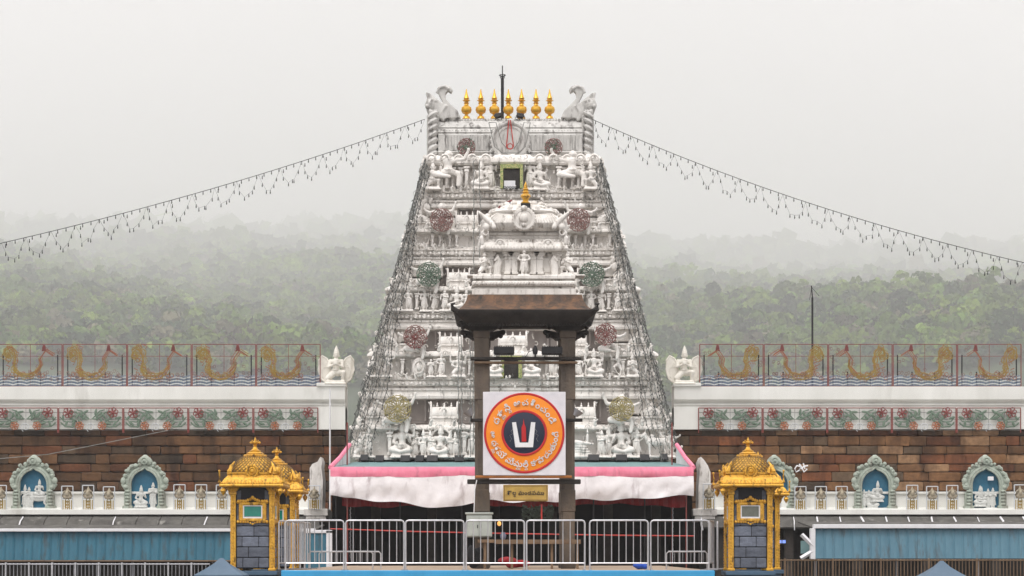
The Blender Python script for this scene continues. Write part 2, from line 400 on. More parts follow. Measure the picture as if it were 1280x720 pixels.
# ------------------------------------------------------------------ statues (unit height, facing -y)
def fig(pose='stand', arms='down', crown='tall', four=False, halo=False, sway=0.0, base=True, wings=False, voxel_size=.013, m=None, name='statue', skirt=True):
    b = MB(); hz = {'stand': .47, 'dance': .44, 'sit': .20, 'kneel': .24, 'loll': .20, 'stride': .45}[pose]
    dz = hz - .47; s = sway
    hip = (s * .5, 0, hz); ch = (s * -.2, 0, .66 + dz); nk = (0, -.005, .735 + dz); hd = (.01 * (1 if s >= 0 else -1), -.015, .80 + dz)
    b.cap(hip, .085, (s * .1, 0, .57 + dz), .068); b.cap((s * .1, 0, .57 + dz), .068, ch, .088)
    b.cap((ch[0] - .075, 0, .665 + dz), .058, (ch[0] + .075, 0, .665 + dz), .058)
    b.cap(ch, .05, nk, .036); b.ball(hd, (.052, .058, .062), 12); b.ball((hd[0], hd[1] - .058, hd[2] - .005), (.011, .016, .018), 6)
    b.ball((hd[0], hd[1] - .045, hd[2] - .035), (.02, .014, .012), 6)
    for q in (-1, 1): b.ball((hd[0] + q * .058, hd[1], hd[2] - .01), (.018, .02, .03), 6)
    b.torus((hd[0], -.01, .70 + dz), .062, .016, 14, 5, 'z'); b.torus((s * .5, 0, hz + .02), .088, .018, 14, 5, 'z')
    if crown == 'tall':
        b.lathe([(.062, 0), (.066, .02), (.052, .035), (.056, .06), (.042, .075), (.044, .10), (.028, .12), (.030, .14), (.012, .165), (.006, .19)], (hd[0], hd[1] + .005, hd[2] + .03), 12)
    elif crown == 'bun':
        b.ball((hd[0], hd[1] + .01, hd[2] + .06), (.05, .05, .04), 10); b.ball((hd[0], hd[1] + .01, hd[2] + .105), (.028, .028, .03), 8)
    else:
        b.ball((hd[0], hd[1] + .012, hd[2] + .02), (.06, .06, .055), 10)
    if pose in ('stand', 'dance', 'stride'):
        if pose == 'stand': legs = (((.055, .0, hz), (.062, -.02, .25), (.055, 0, .03)), ((-.055, 0, hz), (-.055, -.01, .25), (-.06, 0, .03)))
        elif pose == 'stride': legs = (((.055, 0, hz), (.15, -.06, .27), (.14, 0, .03)), ((-.055, 0, hz), (-.12, -.02, .25), (-.17, .02, .03)))
        else: legs = (((.055, 0, hz), (.20, -.08, .34), (.08, -.05, .15)), ((-.055, 0, hz), (-.10, -.05, .24), (-.05, 0, .03)))
        for h, k, f in legs:
            h = (h[0] + s * .5, h[1], h[2]); b.cap(h, .072, k, .052); b.cap(k, .05, f, .032); b.cap((f[0], f[1] - .01, f[2] - .005), .026, (f[0], f[1] - .07, f[2] - .01), .02)
        if skirt and pose == 'stand':
            b.cap((s * .5, .01, .40), .092, (s * .3, .012, .13), .085); b.cap((0, -.085, .42), .018, (0, -.085, .12), .022)
            for q in (-1, 1): b.cap((q * .09 + s * .5, -.03, .44), .018, (q * .14, -.02, .15), .014)
    elif pose in ('sit', 'loll'):
        for q in (-1, 1):
            b.cap((q * .05, 0, .17), .078, (q * .20, -.13, .12), .058)
            if pose == 'sit' or q < 0: b.cap((q * .20, -.13, .11), .056, (-q * .02, -.17, .07), .036)
            else: b.cap((q * .20, -.13, .12), .056, (q * .17, -.15, -.10), .036)
    elif pose == 'kneel':
        b.cap((.05, 0, .20), .078, (.17, -.10, .20), .056); b.cap((.17, -.10, .20), .054, (.15, -.08, .02), .036)
        b.cap((-.05, 0, .20), .078, (-.17, -.08, .08), .056); b.cap((-.17, -.08, .07), .05, (-.08, .12, .04), .032)
    A = {'down': ((.17, 0, .56), (.16, -.05, .44)), 'up': ((.22, -.02, .62), (.21, -.06, .78)), 'bless': ((.17, -.03, .56), (.13, -.13, .66)), 'hip': ((.20, .01, .57), (.10, -.06, .50)),
         'out': ((.24, 0, .66), (.36, -.03, .72)), 'pray': ((.15, -.05, .55), (.02, -.14, .60)), 'wide': ((.26, -.02, .70), (.33, -.04, .86)), 'lap': ((.18, -.02, .54), (.08, -.13, .50)), 'fold': ((.17, -.05, .57), (-.04, -.12, .58))}
    aa = arms.split('+'); ar = aa[0]; al = aa[-1]
    for q, nm in ((1, ar), (-1, al)):
        e, h = A[nm]; sh = (q * .125 + ch[0] * .5, 0, .68 + dz)
        e = (q * e[0], e[1], e[2] + dz); h = (q * h[0], h[1], h[2] + dz)
        b.cap(sh, .044, e, .034); b.cap(e, .034, h, .024); b.ball((h[0], h[1] - .012, h[2] + .015), (.026, .022, .034), 8)
        for k in range(4): b.cap((h[0] + (k - 1.5) * .011, h[1] - .018, h[2] + .025), .008, (h[0] + (k - 1.5) * .013, h[1] - .026, h[2] + .058 - abs(k - 1.5) * .006), .006, 5)
        if four:
            b.cap(sh, .038, (q * .24, .02, .66 + dz), .03); b.cap((q * .24, .02, .66 + dz), .03, (q * .25, 0, .82 + dz), .022)
            b.torus((q * .25, -.01, .875 + dz), .035, .014, 12, 5)
    if halo:
        b.torus((0, .06, .66 + dz), .235, .028, 30, 6, 'y', -35, 215)
        for k in range(15):
            a = R(-35 + 250 * k / 14); b.ball((.265 * math.cos(a), .06, .66 + dz + .265 * math.sin(a)), .026, 6)
        for q in (-1, 1): b.cap((q * .20, .06, .52 + dz), .03, (q * .22, .06, .02), .034)
    if wings:
        for q in (-1, 1):
            b.prism([(q * .10, .50 + dz), (q * .18, .72 + dz), (q * .30, .80 + dz), (q * .38, .70 + dz), (q * .385, .50 + dz), (q * .33, .30 + dz), (q * .22, .22 + dz), (q * .16, .30 + dz)], .045, .10)
            b.tube([(q * x, .05, z + dz) for x, z in ((.13, .60), (.20, .74), (.30, .80), (.375, .70), (.38, .50), (.32, .30), (.22, .23))], .022, 6)
            for k in range(3): b.tube([(q * x, .045, z + dz) for x, z in ((.15, .55), (.22 + .03 * k, .66 - .05 * k), (.29 + .02 * k, .52 - .06 * k), (.27, .33))], .010, 5)
    if base: b.bbox(-.20, .20, -.16, .12, -.03, .03, .01); b.bbox(-.23, .23, -.19, .14, -.06, -.02, .01)
    return voxel(b, name, m or plaster2, voxel_size)

def beast(name='bull', m=None, vs=.014):
    b = MB()
    b.cap((-.30, 0, .50), .15, (.0, 0, .47), .155); b.cap((0, 0, .47), .155, (.32, 0, .49), .145); b.ball((-.20, 0, .66), (.10, .08, .09), 10)
    b.cap((-.36, 0, .55), .11, (-.50, -.02, .72), .075); b.cap((-.50, -.02, .74), .075, (-.64, -.04, .66), .045)
    for q in (-1, 1):
        b.cap((-.48, q * .05, .80), .02, (-.47, q * .10, .90), .010); b.cap((-.48, q * .07, .77), .022, (-.44, q * .15, .75), .014)
        b.cap((-.28, q * .08, .42), .07, (-.30, q * .08, .24), .045); b.cap((-.30, q * .08, .24), .042, (-.28, q * .08, .03), .036)
        b.cap((.32, q * .08, .42), .085, (.28, q * .08, .26), .055); b.cap((.28, q * .08, .26), .05, (.35, q * .08, .16), .036); b.cap((.35, q * .08, .16), .036, (.33, q * .08, .03), .034)
    b.cap((.45, 0, .52), .022, (.49, .02, .25), .016); b.ball((.49, .02, .22), (.03, .03, .05), 6)
    b.torus((-.40, 0, .60), .12, .02, 14, 5, 'x'); b.bbox(-.55, .55, -.16, .16, -.05, .02, .01)
    return voxel(b, name, m or plaster2, vs)

FIG = {
 'stand': fig('stand', 'bless+hip', sway=.05), 'guard': fig('stand', 'bless+down', four=True, sway=-.05), 'woman': fig('stand', 'fold+down', 'bun', sway=.07),
 'dance': fig('dance', 'wide+out', sway=.06), 'sit': fig('sit', 'bless+lap', halo=True, four=True), 'sitp': fig('sit', 'lap+bless', 'tall'),
 'kneel': fig('kneel', 'pray+pray', 'bun'), 'kneel2': fig('kneel', 'up+hip', 'tall', four=True), 'halo': fig('stand', 'bless+bless', halo=True, four=True), 'stride': fig('stride', 'up+hip', 'tall'),
 'giant': fig('loll', 'wide+out', 'round', base=False), 'giant2': fig('loll', 'out+wide', 'round', base=False), 'pray': fig('stand', 'pray+pray', 'round'),
 'bull': beast(),
}
def reclining():
    b = MB()
    for k in range(5):
        z = .10 + .085 * k; b.tube([(-.75 + .05 * k + .13 * j, -.05 - .05 * math.sin(j * .9 + k), z + .02 * math.sin(j * 1.3 + k)) for j in range(11 - k)], [.045 - .002 * abs(j - 4) for j in range(11 - k)], 8)
    b.cap((-.45, -.08, .52), .09, (-.15, -.06, .50), .08); b.cap((-.15, -.06, .50), .08, (.30, -.08, .46), .055); b.cap((.3, -.08, .46), .05, (.62, -.06, .44), .035)
    b.ball((-.60, -.08, .60), (.075, .07, .08), 10); b.cap((-.66, -.05, .62), .06, (-.82, -.03, .66), .02); b.cap((-.42, -.1, .58), .035, (-.30, -.14, .70), .03); b.cap((-.3, -.14, .7), .03, (-.45, -.14, .74), .02)
    for k in range(5): b.ball((-.78 + .07 * k, .04, .84 + .03 * (2 - abs(k - 2))), (.04, .03, .055), 8); b.cap((-.68, .05, .62), .04, (-.78 + .07 * k, .05, .82), .025)
    b.cap((.35, -.02, .50), .06, (.36, -.02, .72), .06); b.ball((.36, -.03, .84), .055, 8); b.cap((.36, -.03, .88), .035, (.36, -.03, .98), .012)
    b.bbox(-.85, .75, -.14, .12, -.02, .06, .01)
    return voxel(b, 'reclining_group', plaster2, .014)
FIG['recline'] = reclining()

# ------------------------------------------------------------------ the tower
TX = X(641, 68)                      # axis of the tower
TYC = 72.0
tower = thing('temple_tower', 'tall white stepped temple tower crowded with plaster statues and topped by seven gold finials', 'temple tower', (TX, TYC, 0))
TR = [  # y rows of each tier in the photograph: storey bottom, storey top, cornice top, recess top, band top, next storey bottom; half width
    (574, 538, 531, 498, 485, 474, 200), (474, 447, 439, 411, 400, 392, 180), (392, 365, 358, 331, 321, 313, 158), (313, 292, 286, 259, 250, 241, 134), (241, 207, 195, 195, 195, 195, 112)]
def plan(hw, hd, off, pr=.16, ctr=.17):
    """a rectilinear outline with projecting corner, middle and centre bays on the front and back, grown by off; starts front left"""
    fr = []
    def seg(a, c, p): fr.append((a, p)); fr.append((c, p))
    bays = [(-1, -.80, pr), (-.80, -.58, 0), (-.58, -.31, pr), (-.31, -ctr, 0), (-ctr, ctr, pr * 2), (ctr, .31, 0), (.31, .58, pr), (.58, .80, 0), (.80, 1, pr)]
    pts = []
    for a, c, p in bays:
        g = off * .999
        aa = a * hw; cc = c * hw
        # bays that stand proud grow sideways as well
        if p > 0: aa -= g if a != -1 else g; cc += g
        else: aa += g; cc -= g
        pts.append((aa, p)); pts.append((cc, p))
    front = [(x, -(hd + p + off)) for x, p in pts]
    back = [(-x, hd + p + off) for x, p in pts]
    side_r = [(hw + off, -hd * .35), (hw + off + pr, -hd * .35), (hw + off + pr, hd * .35), (hw + off, hd * .35)]
    side_l = [(-x, -y) for x, y in side_r]
    return front + side_r + back + side_l
def stack(mb, hw, hd, prof, **k):
    mb.loops([[(TX + x, TYC + y, z) for x, y in plan(hw, hd, o, **k)] for o, z in prof])
PIL = MB()   # pilaster, unit height, faces -y
for z0, z1, w in ((0, .07, .17), (.07, .12, .14), (.12, .66, .10), (.66, .71, .125), (.71, .76, .10), (.76, .86, .155), (.86, .92, .115), (.92, 1.0, .19)):
    PIL.bbox(-w, w, -w, w * .6, z0, z1, .012)
PIL = PIL.mesh('pilaster', plaster2)
def shrine_mesh(kind):
    b = MB()
    if kind == 'dome':
        b.bbox(-.5, .5, -.5, .5, 0, .16, .02); b.bbox(-.42, .42, -.42, .42, .16, .34, .02); b.bbox(-.54, .54, -.54, .54, .34, .44, .03)
        b.lathe([(.46, .44), (.53, .50), (.54, .60), (.47, .72), (.36, .82), (.22, .90), (.09, .94), (.05, .98), (.09, 1.02), (.10, 1.07), (.04, 1.12), (.055, 1.15), (.01, 1.24)], (0, 0, 0), 16, .5)
        b.torus((0, -.50, .62), .15, .04, 14, 5, 'y', -20, 200); b.ball((0, -.5, .63), (.09, .05, .1), 8); b.ball((0, -.52, .80), .05, 6)
        for q in (-1, 1): b.ball((q * .5, -.48, .50), (.06, .06, .08), 6)
        for k in range(7): b.ball((-.45 + .15 * k, -.53, .40), (.045, .03, .035), 6)
    else:
        w = .82
        b.bbox(-w, w, -.42, .42, 0, .14, .02); b.bbox(-w * .93, w * .93, -.36, .36, .14, .30, .02); b.bbox(-w - .04, w + .04, -.46, .46, .30, .38, .02)
        pr = [(-.40, .38), (-.45, .46), (-.44, .58), (-.36, .70), (-.22, .80), (0, .84), (.22, .80), (.36, .70), (.44, .58), (.45, .46), (.40, .38)]
        b.prismx(pr, -w * .94, w * .94)
        for q in (-1, 1):
            b.torus((q * w * .95, 0, .58), .40, .055, 20, 6, 'x', -15, 195); b.ball((q * w * .97, -.05, 1.0), (.08, .08, .10), 8); b.cap((q * w, -.12, .95), .05, (q * w * 1.12, -.2, 1.03), .03, 6)
            b.cap((q * w * .96, -.44, .42), .07, (q * w * .96, -.46, .62), .05, 6)
        for k in range(3): b.lathe([(.05, 0), (.07, .03), (.07, .07), (.03, .11), (.045, .14), (.005, .22)], ((k - 1) * .42, 0, .83), 8)
        b.torus((0, -.42, .58), .16, .045, 16, 5, 'y', -20, 200); b.ball((0, -.43, .58), (.10, .05, .12), 8)
        for k in range(9): b.ball((-.7 + .175 * k, -.46, .34), (.05, .03, .035), 6)
    return b.mesh('miniature_shrine', plaster2)
SH = {'dome': shrine_mesh('dome'), 'vault': shrine_mesh('vault')}

tiers = []; necks = []
for k, (b0, b1, b2, b3, b4, b5, hwp) in enumerate(TR):
    D = 68 + .5 * k; hd = TYC - D - .10; hw = L(hwp, D); zz = lambda p, D=D: Z(p, D)
    mb = MB(); z0, z1, z2 = zz(b0), zz(b1), zz(b2)
    h = z1 - z0
    # storey wall with base mouldings
    stack(mb, hw - .22, hd - .12, [(.14, z0 - .02), (.14, z0 + .06), (.06, z0 + .07), (.02, z0 + .12), (-.12, z0 + .14), (-.12, z1 - .08), (-.02, z1 - .06), (.04, z1)])
    # rolled cornice
    c = z2 - z1
    stack(mb, hw - .22, hd - .12, [(.05, z1 - .001), (.22, z1), (.27, z1 + c * .18), (.26, z1 + c * .45), (.18, z1 + c * .8), (.10, z1 + c), (.0, z1 + c + .001)])
    if k < 4:
        z3, z4 = Z(b3, D + .25), Z(b4, D + .25); z5 = Z(b5, D + .5)
        hw3 = hw - L(22, D) * .5 - .28
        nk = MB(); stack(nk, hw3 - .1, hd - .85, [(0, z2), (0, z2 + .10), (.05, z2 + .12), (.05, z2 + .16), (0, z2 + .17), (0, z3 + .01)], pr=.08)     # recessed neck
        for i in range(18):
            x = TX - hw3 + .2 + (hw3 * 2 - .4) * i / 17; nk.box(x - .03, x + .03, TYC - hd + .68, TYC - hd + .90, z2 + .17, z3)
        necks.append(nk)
        hwb = L(TR[k + 1][6], D + .5) + .02; hb = TYC - D - .42
        t = z4 - z3
        stack(mb, hwb - .05, hb - .10, [(-.15, z3 - .001), (.16, z3), (.18, z3 + t * .25), (.12, z3 + t * .6), (.10, z3 + t * .75), (.15, z3 + t * .8), (.15, z4)], pr=.06)
        u = z5 - z4
        stack(mb, hwb - .05, hb - .10, [(.02, z4 - .001), (.02, z4 + u * .2), (.13, z4 + u * .25), (.15, z4 + u * .5), (.10, z4 + u * .85), (.20, z4 + u * .9), (.20, z5 - .005), (0, z5)], pr=.06)
        # carved frieze: beads and lozenges along the band
        nb = int(hwb * 2 / .145)
        for i in range(nb + 1):
            x = TX - hwb + i * hwb * 2 / nb; y = TYC - hb - .10 + .10 - .17
            mb.ball((x, y - .0, z4 + u * .5), (.05, .05, .055), 6)
            if i % 2: mb.torus((x, y - .03, z4 + u * .52), .06, .014, 8, 4)
            mb.ball((x, TYC - hb - .15, z3 + t * .85), (.028, .03, .02), 5)
        for i in range(int(nb / 2)):
            x = TX - hwb + (i + .5) * hwb * 4 / nb
            if rnd.random() < .55:
                mb.cap((x, y - .05, z5 - .01), .045, (x + rnd.uniform(-.05, .05), y - .09, z5 + .11), .035, 6); mb.ball((x, y - .10, z5 + .15), .034, 6)
    # carved relief: scrolls, buds and beads in the bands and on the wall
    rl = MB(); rq = random.Random(k * 7 + 1)
    def bits(n_, wid, ya, za, zb, sz):
        for i in range(n_):
            f = rq.uniform(-1, 1); pj = .16 if (abs(f) > .8 or .31 < abs(f) < .58) else (.32 if abs(f) < .17 else 0)
            x = TX + f * wid; y = ya - pj; z = rq.uniform(za, zb); s_ = sz * rq.uniform(.6, 1.3); m_ = rq.random()
            if m_ < .45: a_ = rq.uniform(0, 360); rl.torus((x, y, z), s_, s_ * .32, 8, 4, 'y', a_, a_ + 250)
            elif m_ < .75: rl.ball((x, y, z), (s_ * .7, s_ * .7, s_), 6)
            else: rl.cap((x, y, z - s_), s_ * .45, (x + rq.uniform(-s_, s_), y - s_ * .4, z + s_), s_ * .25, 6)
    bits(70, hw - .25, D - .05, z0 + .02, z0 + .20, .05); bits(60, hw - .15, D - .20, z1 + c * .2, z1 + c * .7, .045); bits(60, hw - .4, D + .14, z0 + .25, z1 - .08, .055)
    if k < 4:
        bits(60, hw3 - .1, D + .70, z2 + .15, z3 - .05, .05); bits(50, hwb - .1, D + .42, z4, z5, .05)
        for i in range(14):
            f = -.97 + 1.94 * i / 13; x = TX + f * (hw - .1); y = D - .26 - (.16 if abs(f) > .8 or .31 < abs(f) < .58 else 0)
            rl.cap((x, y + .06, z2 - .02), .06, (x + rq.uniform(-.03, .03), y + .04, z2 + .12), .05, 6); rl.ball((x, y + .02, z2 + .19), .045, 6); rl.cap((x, y, z2 + .08), .03, (x + .08, y - .03, z2 + .15), .02, 5)
    RELIEF = rl
    # little horseshoe arches on the cornice
    for i in range(13):
        f = (i - 6) / 6.2
        yy = D - (.10 if abs(f) > .8 or .31 < abs(f) < .58 else 0) - .18
        mb.torus((TX + f * (hw - .2), yy, z1 + c * .55), c * .42, c * .13, 10, 4, 'y', -20, 200)
    tt = mb.build('tier', plaster2, tower); tiers.append(tt)
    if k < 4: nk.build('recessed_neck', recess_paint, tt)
    RELIEF.build('relief_pattern', plaster2, tt)
    # pilasters
    sc_ = h * .80
    xs = []
    for s in (-1, 1):
        for f in (.985, .815, .74, .64, .57, .32, .25): xs.append(s * f)
    for f in xs:
        pj = .16 if (abs(f) > .8 or .31 < abs(f) < .58) else 0
        w_ = .75 if k < 3 else .7
        inst('pilaster', PIL, tower, (TX + f * (hw - .30), D - pj + .06, z0 + .13), (sc_ * w_, sc_ * w_, (h - .19)))
    # miniature shrines standing on the cornice
    if k < 4:
        zc = z2 - .01; hh = (zz(b3) - z2)
        for s in (-1, 1):
            sd_ = hh * .86
            inst('miniature_shrine', SH['dome'], tower, (TX + s * (hw - .10) * .885, D + .22, zc), (sd_ * .86, sd_ * .7, sd_ * .87))
            inst('miniature_shrine', SH['vault'], tower, (TX + s * hw * .43, D + .24, zc), (sd_ * .74, sd_ * .70, sd_ * .98))
        if k < 4: inst('miniature_shrine', SH['vault'], tower, (TX, D + .05, zc), (sd_ * .9, sd_ * .7, sd_ * 1.0))
        # pots on the ledge under the giants
        for s in (-1, 1):
            for f in (.66, .76):
                pt = MB()
                pt.lathe([(.07, 0), (.13, .02), (.13, .05), (.07, .09), (.08, .16), (.15, .20), (.15, .25), (.04, .27)], (TX + s * hw * f, D - .02, z2 - .005), 12)
                pt.build('ledge_pot', plaster2, tower)

# doorways in every tier: a near-black sheet paints the passage shade inside a frame
def doorway(px0, px1, py0, py1, D, glow=False, fr=None):
    x0, x1, z0, z1 = X(px0, D), X(px1, D), Z(py1, D), Z(py0, D)
    a = MB()
    a.bbox(x0 - .12, x0, D - .10, D + .06, z0, z1 + .12, .01); a.bbox(x1, x1 + .12, D - .10, D + .06, z0, z1 + .12, .01); a.bbox(x0, x1, D - .10, D + .06, z1, z1 + .12, .01)
    f = a.build('door_frame', fr or plaster2, tower)
    c = MB(); c.box(x0, x1, D - .02, D + .0, z0, z1); c.build('door_shade_sheet', near_black, f)
    return f
greenframe = mat('green_floral_frame', (.16, .25, .08), .7, (.50, .45, .20), 22, lo=.45, hi=.55, bump=.6)
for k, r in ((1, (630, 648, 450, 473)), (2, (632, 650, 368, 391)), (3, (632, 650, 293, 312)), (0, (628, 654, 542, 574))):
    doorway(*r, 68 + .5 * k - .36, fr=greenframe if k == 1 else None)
D5 = 70 - .36
a = MB(); x0, x1, z0, z1 = X(629, D5), X(650, D5), Z(236, D5), Z(211, D5)
a.bbox(x0 - .10, x0, D5 - .10, D5 + .1, z0, z1 + .14, .01); a.bbox(x1, x1 + .10, D5 - .10, D5 + .1, z0, z1 + .14, .01); a.bbox(x0, x1, D5 - .10, D5 + .1, z1, z1 + .14, .01)
fr5 = a.build('door_frame', greenframe, tower)
a = MB(); a.box(x0, x1, D5 - .03, D5 - .01, z0, z1); a.build('door_shade_sheet', near_black, fr5)  # near-black sheet paints the shade in the top doorway
a = MB(); a.box(x0 + .03, x1 - .16, D5 - .05, D5 - .035, z0 + .0, z0 + .27); a.build('painted_daylight', whitep, fr5)  # white panel painted as daylight seen through the doorway
a = MB()
for i in range(6):
    a.torus((x0 + .06 + i * .09, D5 - .07, z0 + .04), .035, .008, 8, 4)
a.build('door_grille', iron, fr5)

# statues
ST = {0: [(451, 'kneel', 30), (461, 'stand', 37), (503, 'sit', 50), (530, 'guard', 33), (538, 'woman', 33), (551, 'sit', 44), (562, 'woman', 30), (569, 'stand', 30), (590, 'halo', 40), (612, 'guard', 38), (668, 'guard', 38), (692, 'halo', 38),
          (752, 'woman', 34), (759, 'guard', 36), (776, 'sit', 50), (796, 'stand', 38), (836, 'dance', 34), (520, 'pray', 27)],
      1: [(467, 'kneel', 26), (485, 'dance', 30), (552, 'stand', 30), (573, 'kneel2', 30), (598, 'woman', 28), (618, 'sitp', 34), (664, 'sitp', 34), (690, 'stand', 30), (704, 'dance', 28), (716, 'guard', 28), (742, 'sit', 38), (773, 'dance', 30), (790, 'kneel', 28), (539, 'pray', 24), (724, 'woman', 26)],
      2: [(495, 'kneel', 30), (511, 'stand', 29), (531, 'guard', 30), (543, 'woman', 28), (556, 'woman', 28), (571, 'sitp', 32), (583, 'stand', 27), (600, 'guard', 27), (682, 'guard', 27), (696, 'woman', 27), (709, 'sitp', 30), (723, 'guard', 29), (739, 'stand', 29), (752, 'woman', 28), (772, 'stand', 29), (785, 'kneel', 30)],
      3: [(508, 'kneel', 22), (618, 'guard', 22), (664, 'guard', 22), (776, 'kneel', 22), (600, 'stand', 20), (682, 'stand', 20)],
      4: [(541, 'kneel2', 34), (601, 'sitp', 36), (614, 'guard', 40), (662, 'guard', 40), (675, 'sitp', 36), (738, 'kneel2', 34)]}
MIDS = (.17,)
for k, lst in ST.items():
    D = 68 + .5 * k; zb = Z(TR[k][0], D)
    for px, kd, hp in lst:
        f = abs(px - 641) / TR[k][6]
        pj = .16 if (f > .8 or .31 < f < .58) else (.34 if f < .18 else 0)
        s = L(hp, D) / {'sit': .82, 'sitp': .74, 'kneel': .72, 'kneel2': .76, 'dance': .93}.get(kd, .98)
        o = inst('statue', FIG[kd], tower, (X(px, D), D - pj - .14, zb + .16 * s * .3 + .04), s, R(rnd.uniform(-14, 14)))
        if px > 641: o.scale.x *= -1
inst('bull_statue', FIG['bull'], tower, (X(820, 68), 68 - .34, Z(571, 68)), (.80, .8, .98))
inst('statue', FIG['recline'], tower, (X(724, 68), 68 - .34, Z(572, 68)), (.72, .8, .98))
# giants seated on the ledges, holding the light rosettes
GI = {0: ((497, 46), (776, 46)), 1: ((519, 38), (761, 38)), 2: ((535, 40), (742, 40)), 3: ((551, 38), (725, 38)), 4: ((560, 44), (715, 44))}
for k, pr in GI.items():
    D = 68 + .5 * k
    for i, (px, hp) in enumerate(pr):
        zb = Z(TR[k][1] if k < 4 else 232, D); s = L(hp, D) / .62
        o = inst('giant_statue', FIG['giant' if i == 0 else 'giant2'], tower, (X(px, D), D - .16, zb + .06 * s), (s * (.92 if k < 4 else 1.1), s * .8, s * .9))
# carved masses that fill the stepped corners out to the sloping edge
for k in range(5):
    D = 68 + .5 * k; b0_, b5_ = TR[k][0], TR[k][5] if k < 4 else 200
    for s in (-1, 1):
        rq = random.Random(k * 2 + s + 50); cm = MB()
        for i in range(46):
            py = b0_ - 3 - (b0_ - b5_) * rq.random(); line = 106 + (py - 195) * 103 / 380.0; q = line - 4 - abs(rq.gauss(0, 1)) * 9
            dd = D + rq.uniform(.25, 1.3); c_ = (X(641 + s * q, dd), dd, Z(py, dd)); r_ = rq.uniform(.07, .15); m_ = rq.random()
            if m_ < .4: cm.ball(c_, (r_, r_, r_ * 1.2), 8)
            elif m_ < .8: cm.cap(c_, r_ * .8, (c_[0] + rq.uniform(-.2, .2), c_[1] - .1, c_[2] + rq.uniform(.1, .35)), r_ * .5, 7)
            else: cm.torus(c_, r_ * 1.3, r_ * .4, 10, 5, 'y')
        for i in range(4):
            py = b0_ - 4 - (b0_ - b5_) * (i + .5) / 4; line = 106 + (py - 195) * 103 / 380.0; x_ = X(641 + s * (line - 14), D + .9)
            cm.bbox(min(x_, x_ - s * 1.2), max(x_, x_ - s * 1.2), D + .55, D + 3.5, Z(py + (b0_ - b5_) / 9, D + .9), Z(py - (b0_ - b5_) / 9, D + .9), .03)
        cm.build('corner_carving_pattern', plaster2, tower)
# shield medallion
a = MB(); a.lathe([(.01, 0), (.33, .0), (.36, .03), (.33, .07), (.20, .08), (.02, .10)], (0, 0, 0), 24); me_ = a.mesh('shield', plaster2)
o = inst('shield', me_, tower, (X(524, 68.5), 68.26, Z(460, 68.5)), (.62, .92, 1)); o.rotation_euler = (R(90), 0, 0)
a = MB(); a.ball((0, -.1, 0), (.10, .06, .14), 8); a.torus((0, -.08, 0), .2, .03, 16, 5)
inst('shield_boss', a.mesh('shield_boss', plaster2), tower, (X(524, 68.5), 68.24, Z(460, 68.5)), (.8, 1, 1))

# little heads and lions along each ledge
# barrel vault on top
DV = TYC; vx0, vx1 = X(548, 70.6), X(728, 70.6); zt, zb_ = Z(147, 70.8), Z(196, 70.2)
v = MB()
pr = [(-1.55, zb_ + .0), (-1.72, zb_ + .18), (-1.66, zb_ + .22), (-1.60, zb_ + .24), (-1.60, zb_ + .80), (-1.52, zb_ + .86), (-1.56, zb_ + .90), (-1.50, zb_ + 1.0), (-1.36, zb_ + 1.06), (-1.40, zb_ + 1.10), (-1.30, zb_ + 1.22), (-1.05, zt - .02), (-1.0, zt), (1.0, zt), (1.6, zb_ + .8), (1.7, zb_ + .2), (1.55, zb_)]
v.prismx([(TYC + y, z) for y, z in pr], vx0, vx1)
n = 46
for i in range(n):
    x = vx0 + .2 + (vx1 - vx0 - .4) * i / (n - 1)
    v.box(x - .03, x + .03, TYC - 1.64, TYC - 1.58, zb_ + .26, zb_ + .78)
    v.ball((x, TYC - 1.10, zt - .06), (.045, .06, .05), 5); v.ball((x, TYC - 1.50, zb_ + .95), (.035, .05, .045), 5)
v.build('barrel_roof', grey_plaster, tower)
# twisted rope columns at both ends of the roof
for s, pxs in ((-1, 541), (1, 735)):
    c = MB(); xx = X(pxs, 70.3); z0 = Z(205, 70.3); z1 = Z(140, 70.3)
    c.lathe([(.13, 0), (.13, z1 - z0)], (xx, 70.45, z0), 10)
    for i in range(8):
        zc = z0 + .12 + (z1 - z0 - .2) * i / 7
        c.M = Matrix.Translation((xx, 70.42, zc)) @ Matrix.Rotation(R(s * 32), 4, 'Y'); c.ball((0, 0, 0), (.21, .2, .105), 10)
    c.M = Matrix.Identity(4)
    c.build('twisted_column', grey_plaster, tower)
    # end gable behind the column
    gx = X(549 if s < 0 else 727, 70.8)
    e = MB(); e.bbox(min(gx, gx + s * .42), max(gx, gx + s * .42), 70.55, 73.45, zb_, zt + .05, .04); e.build('gable_end', grey_plaster, tower)
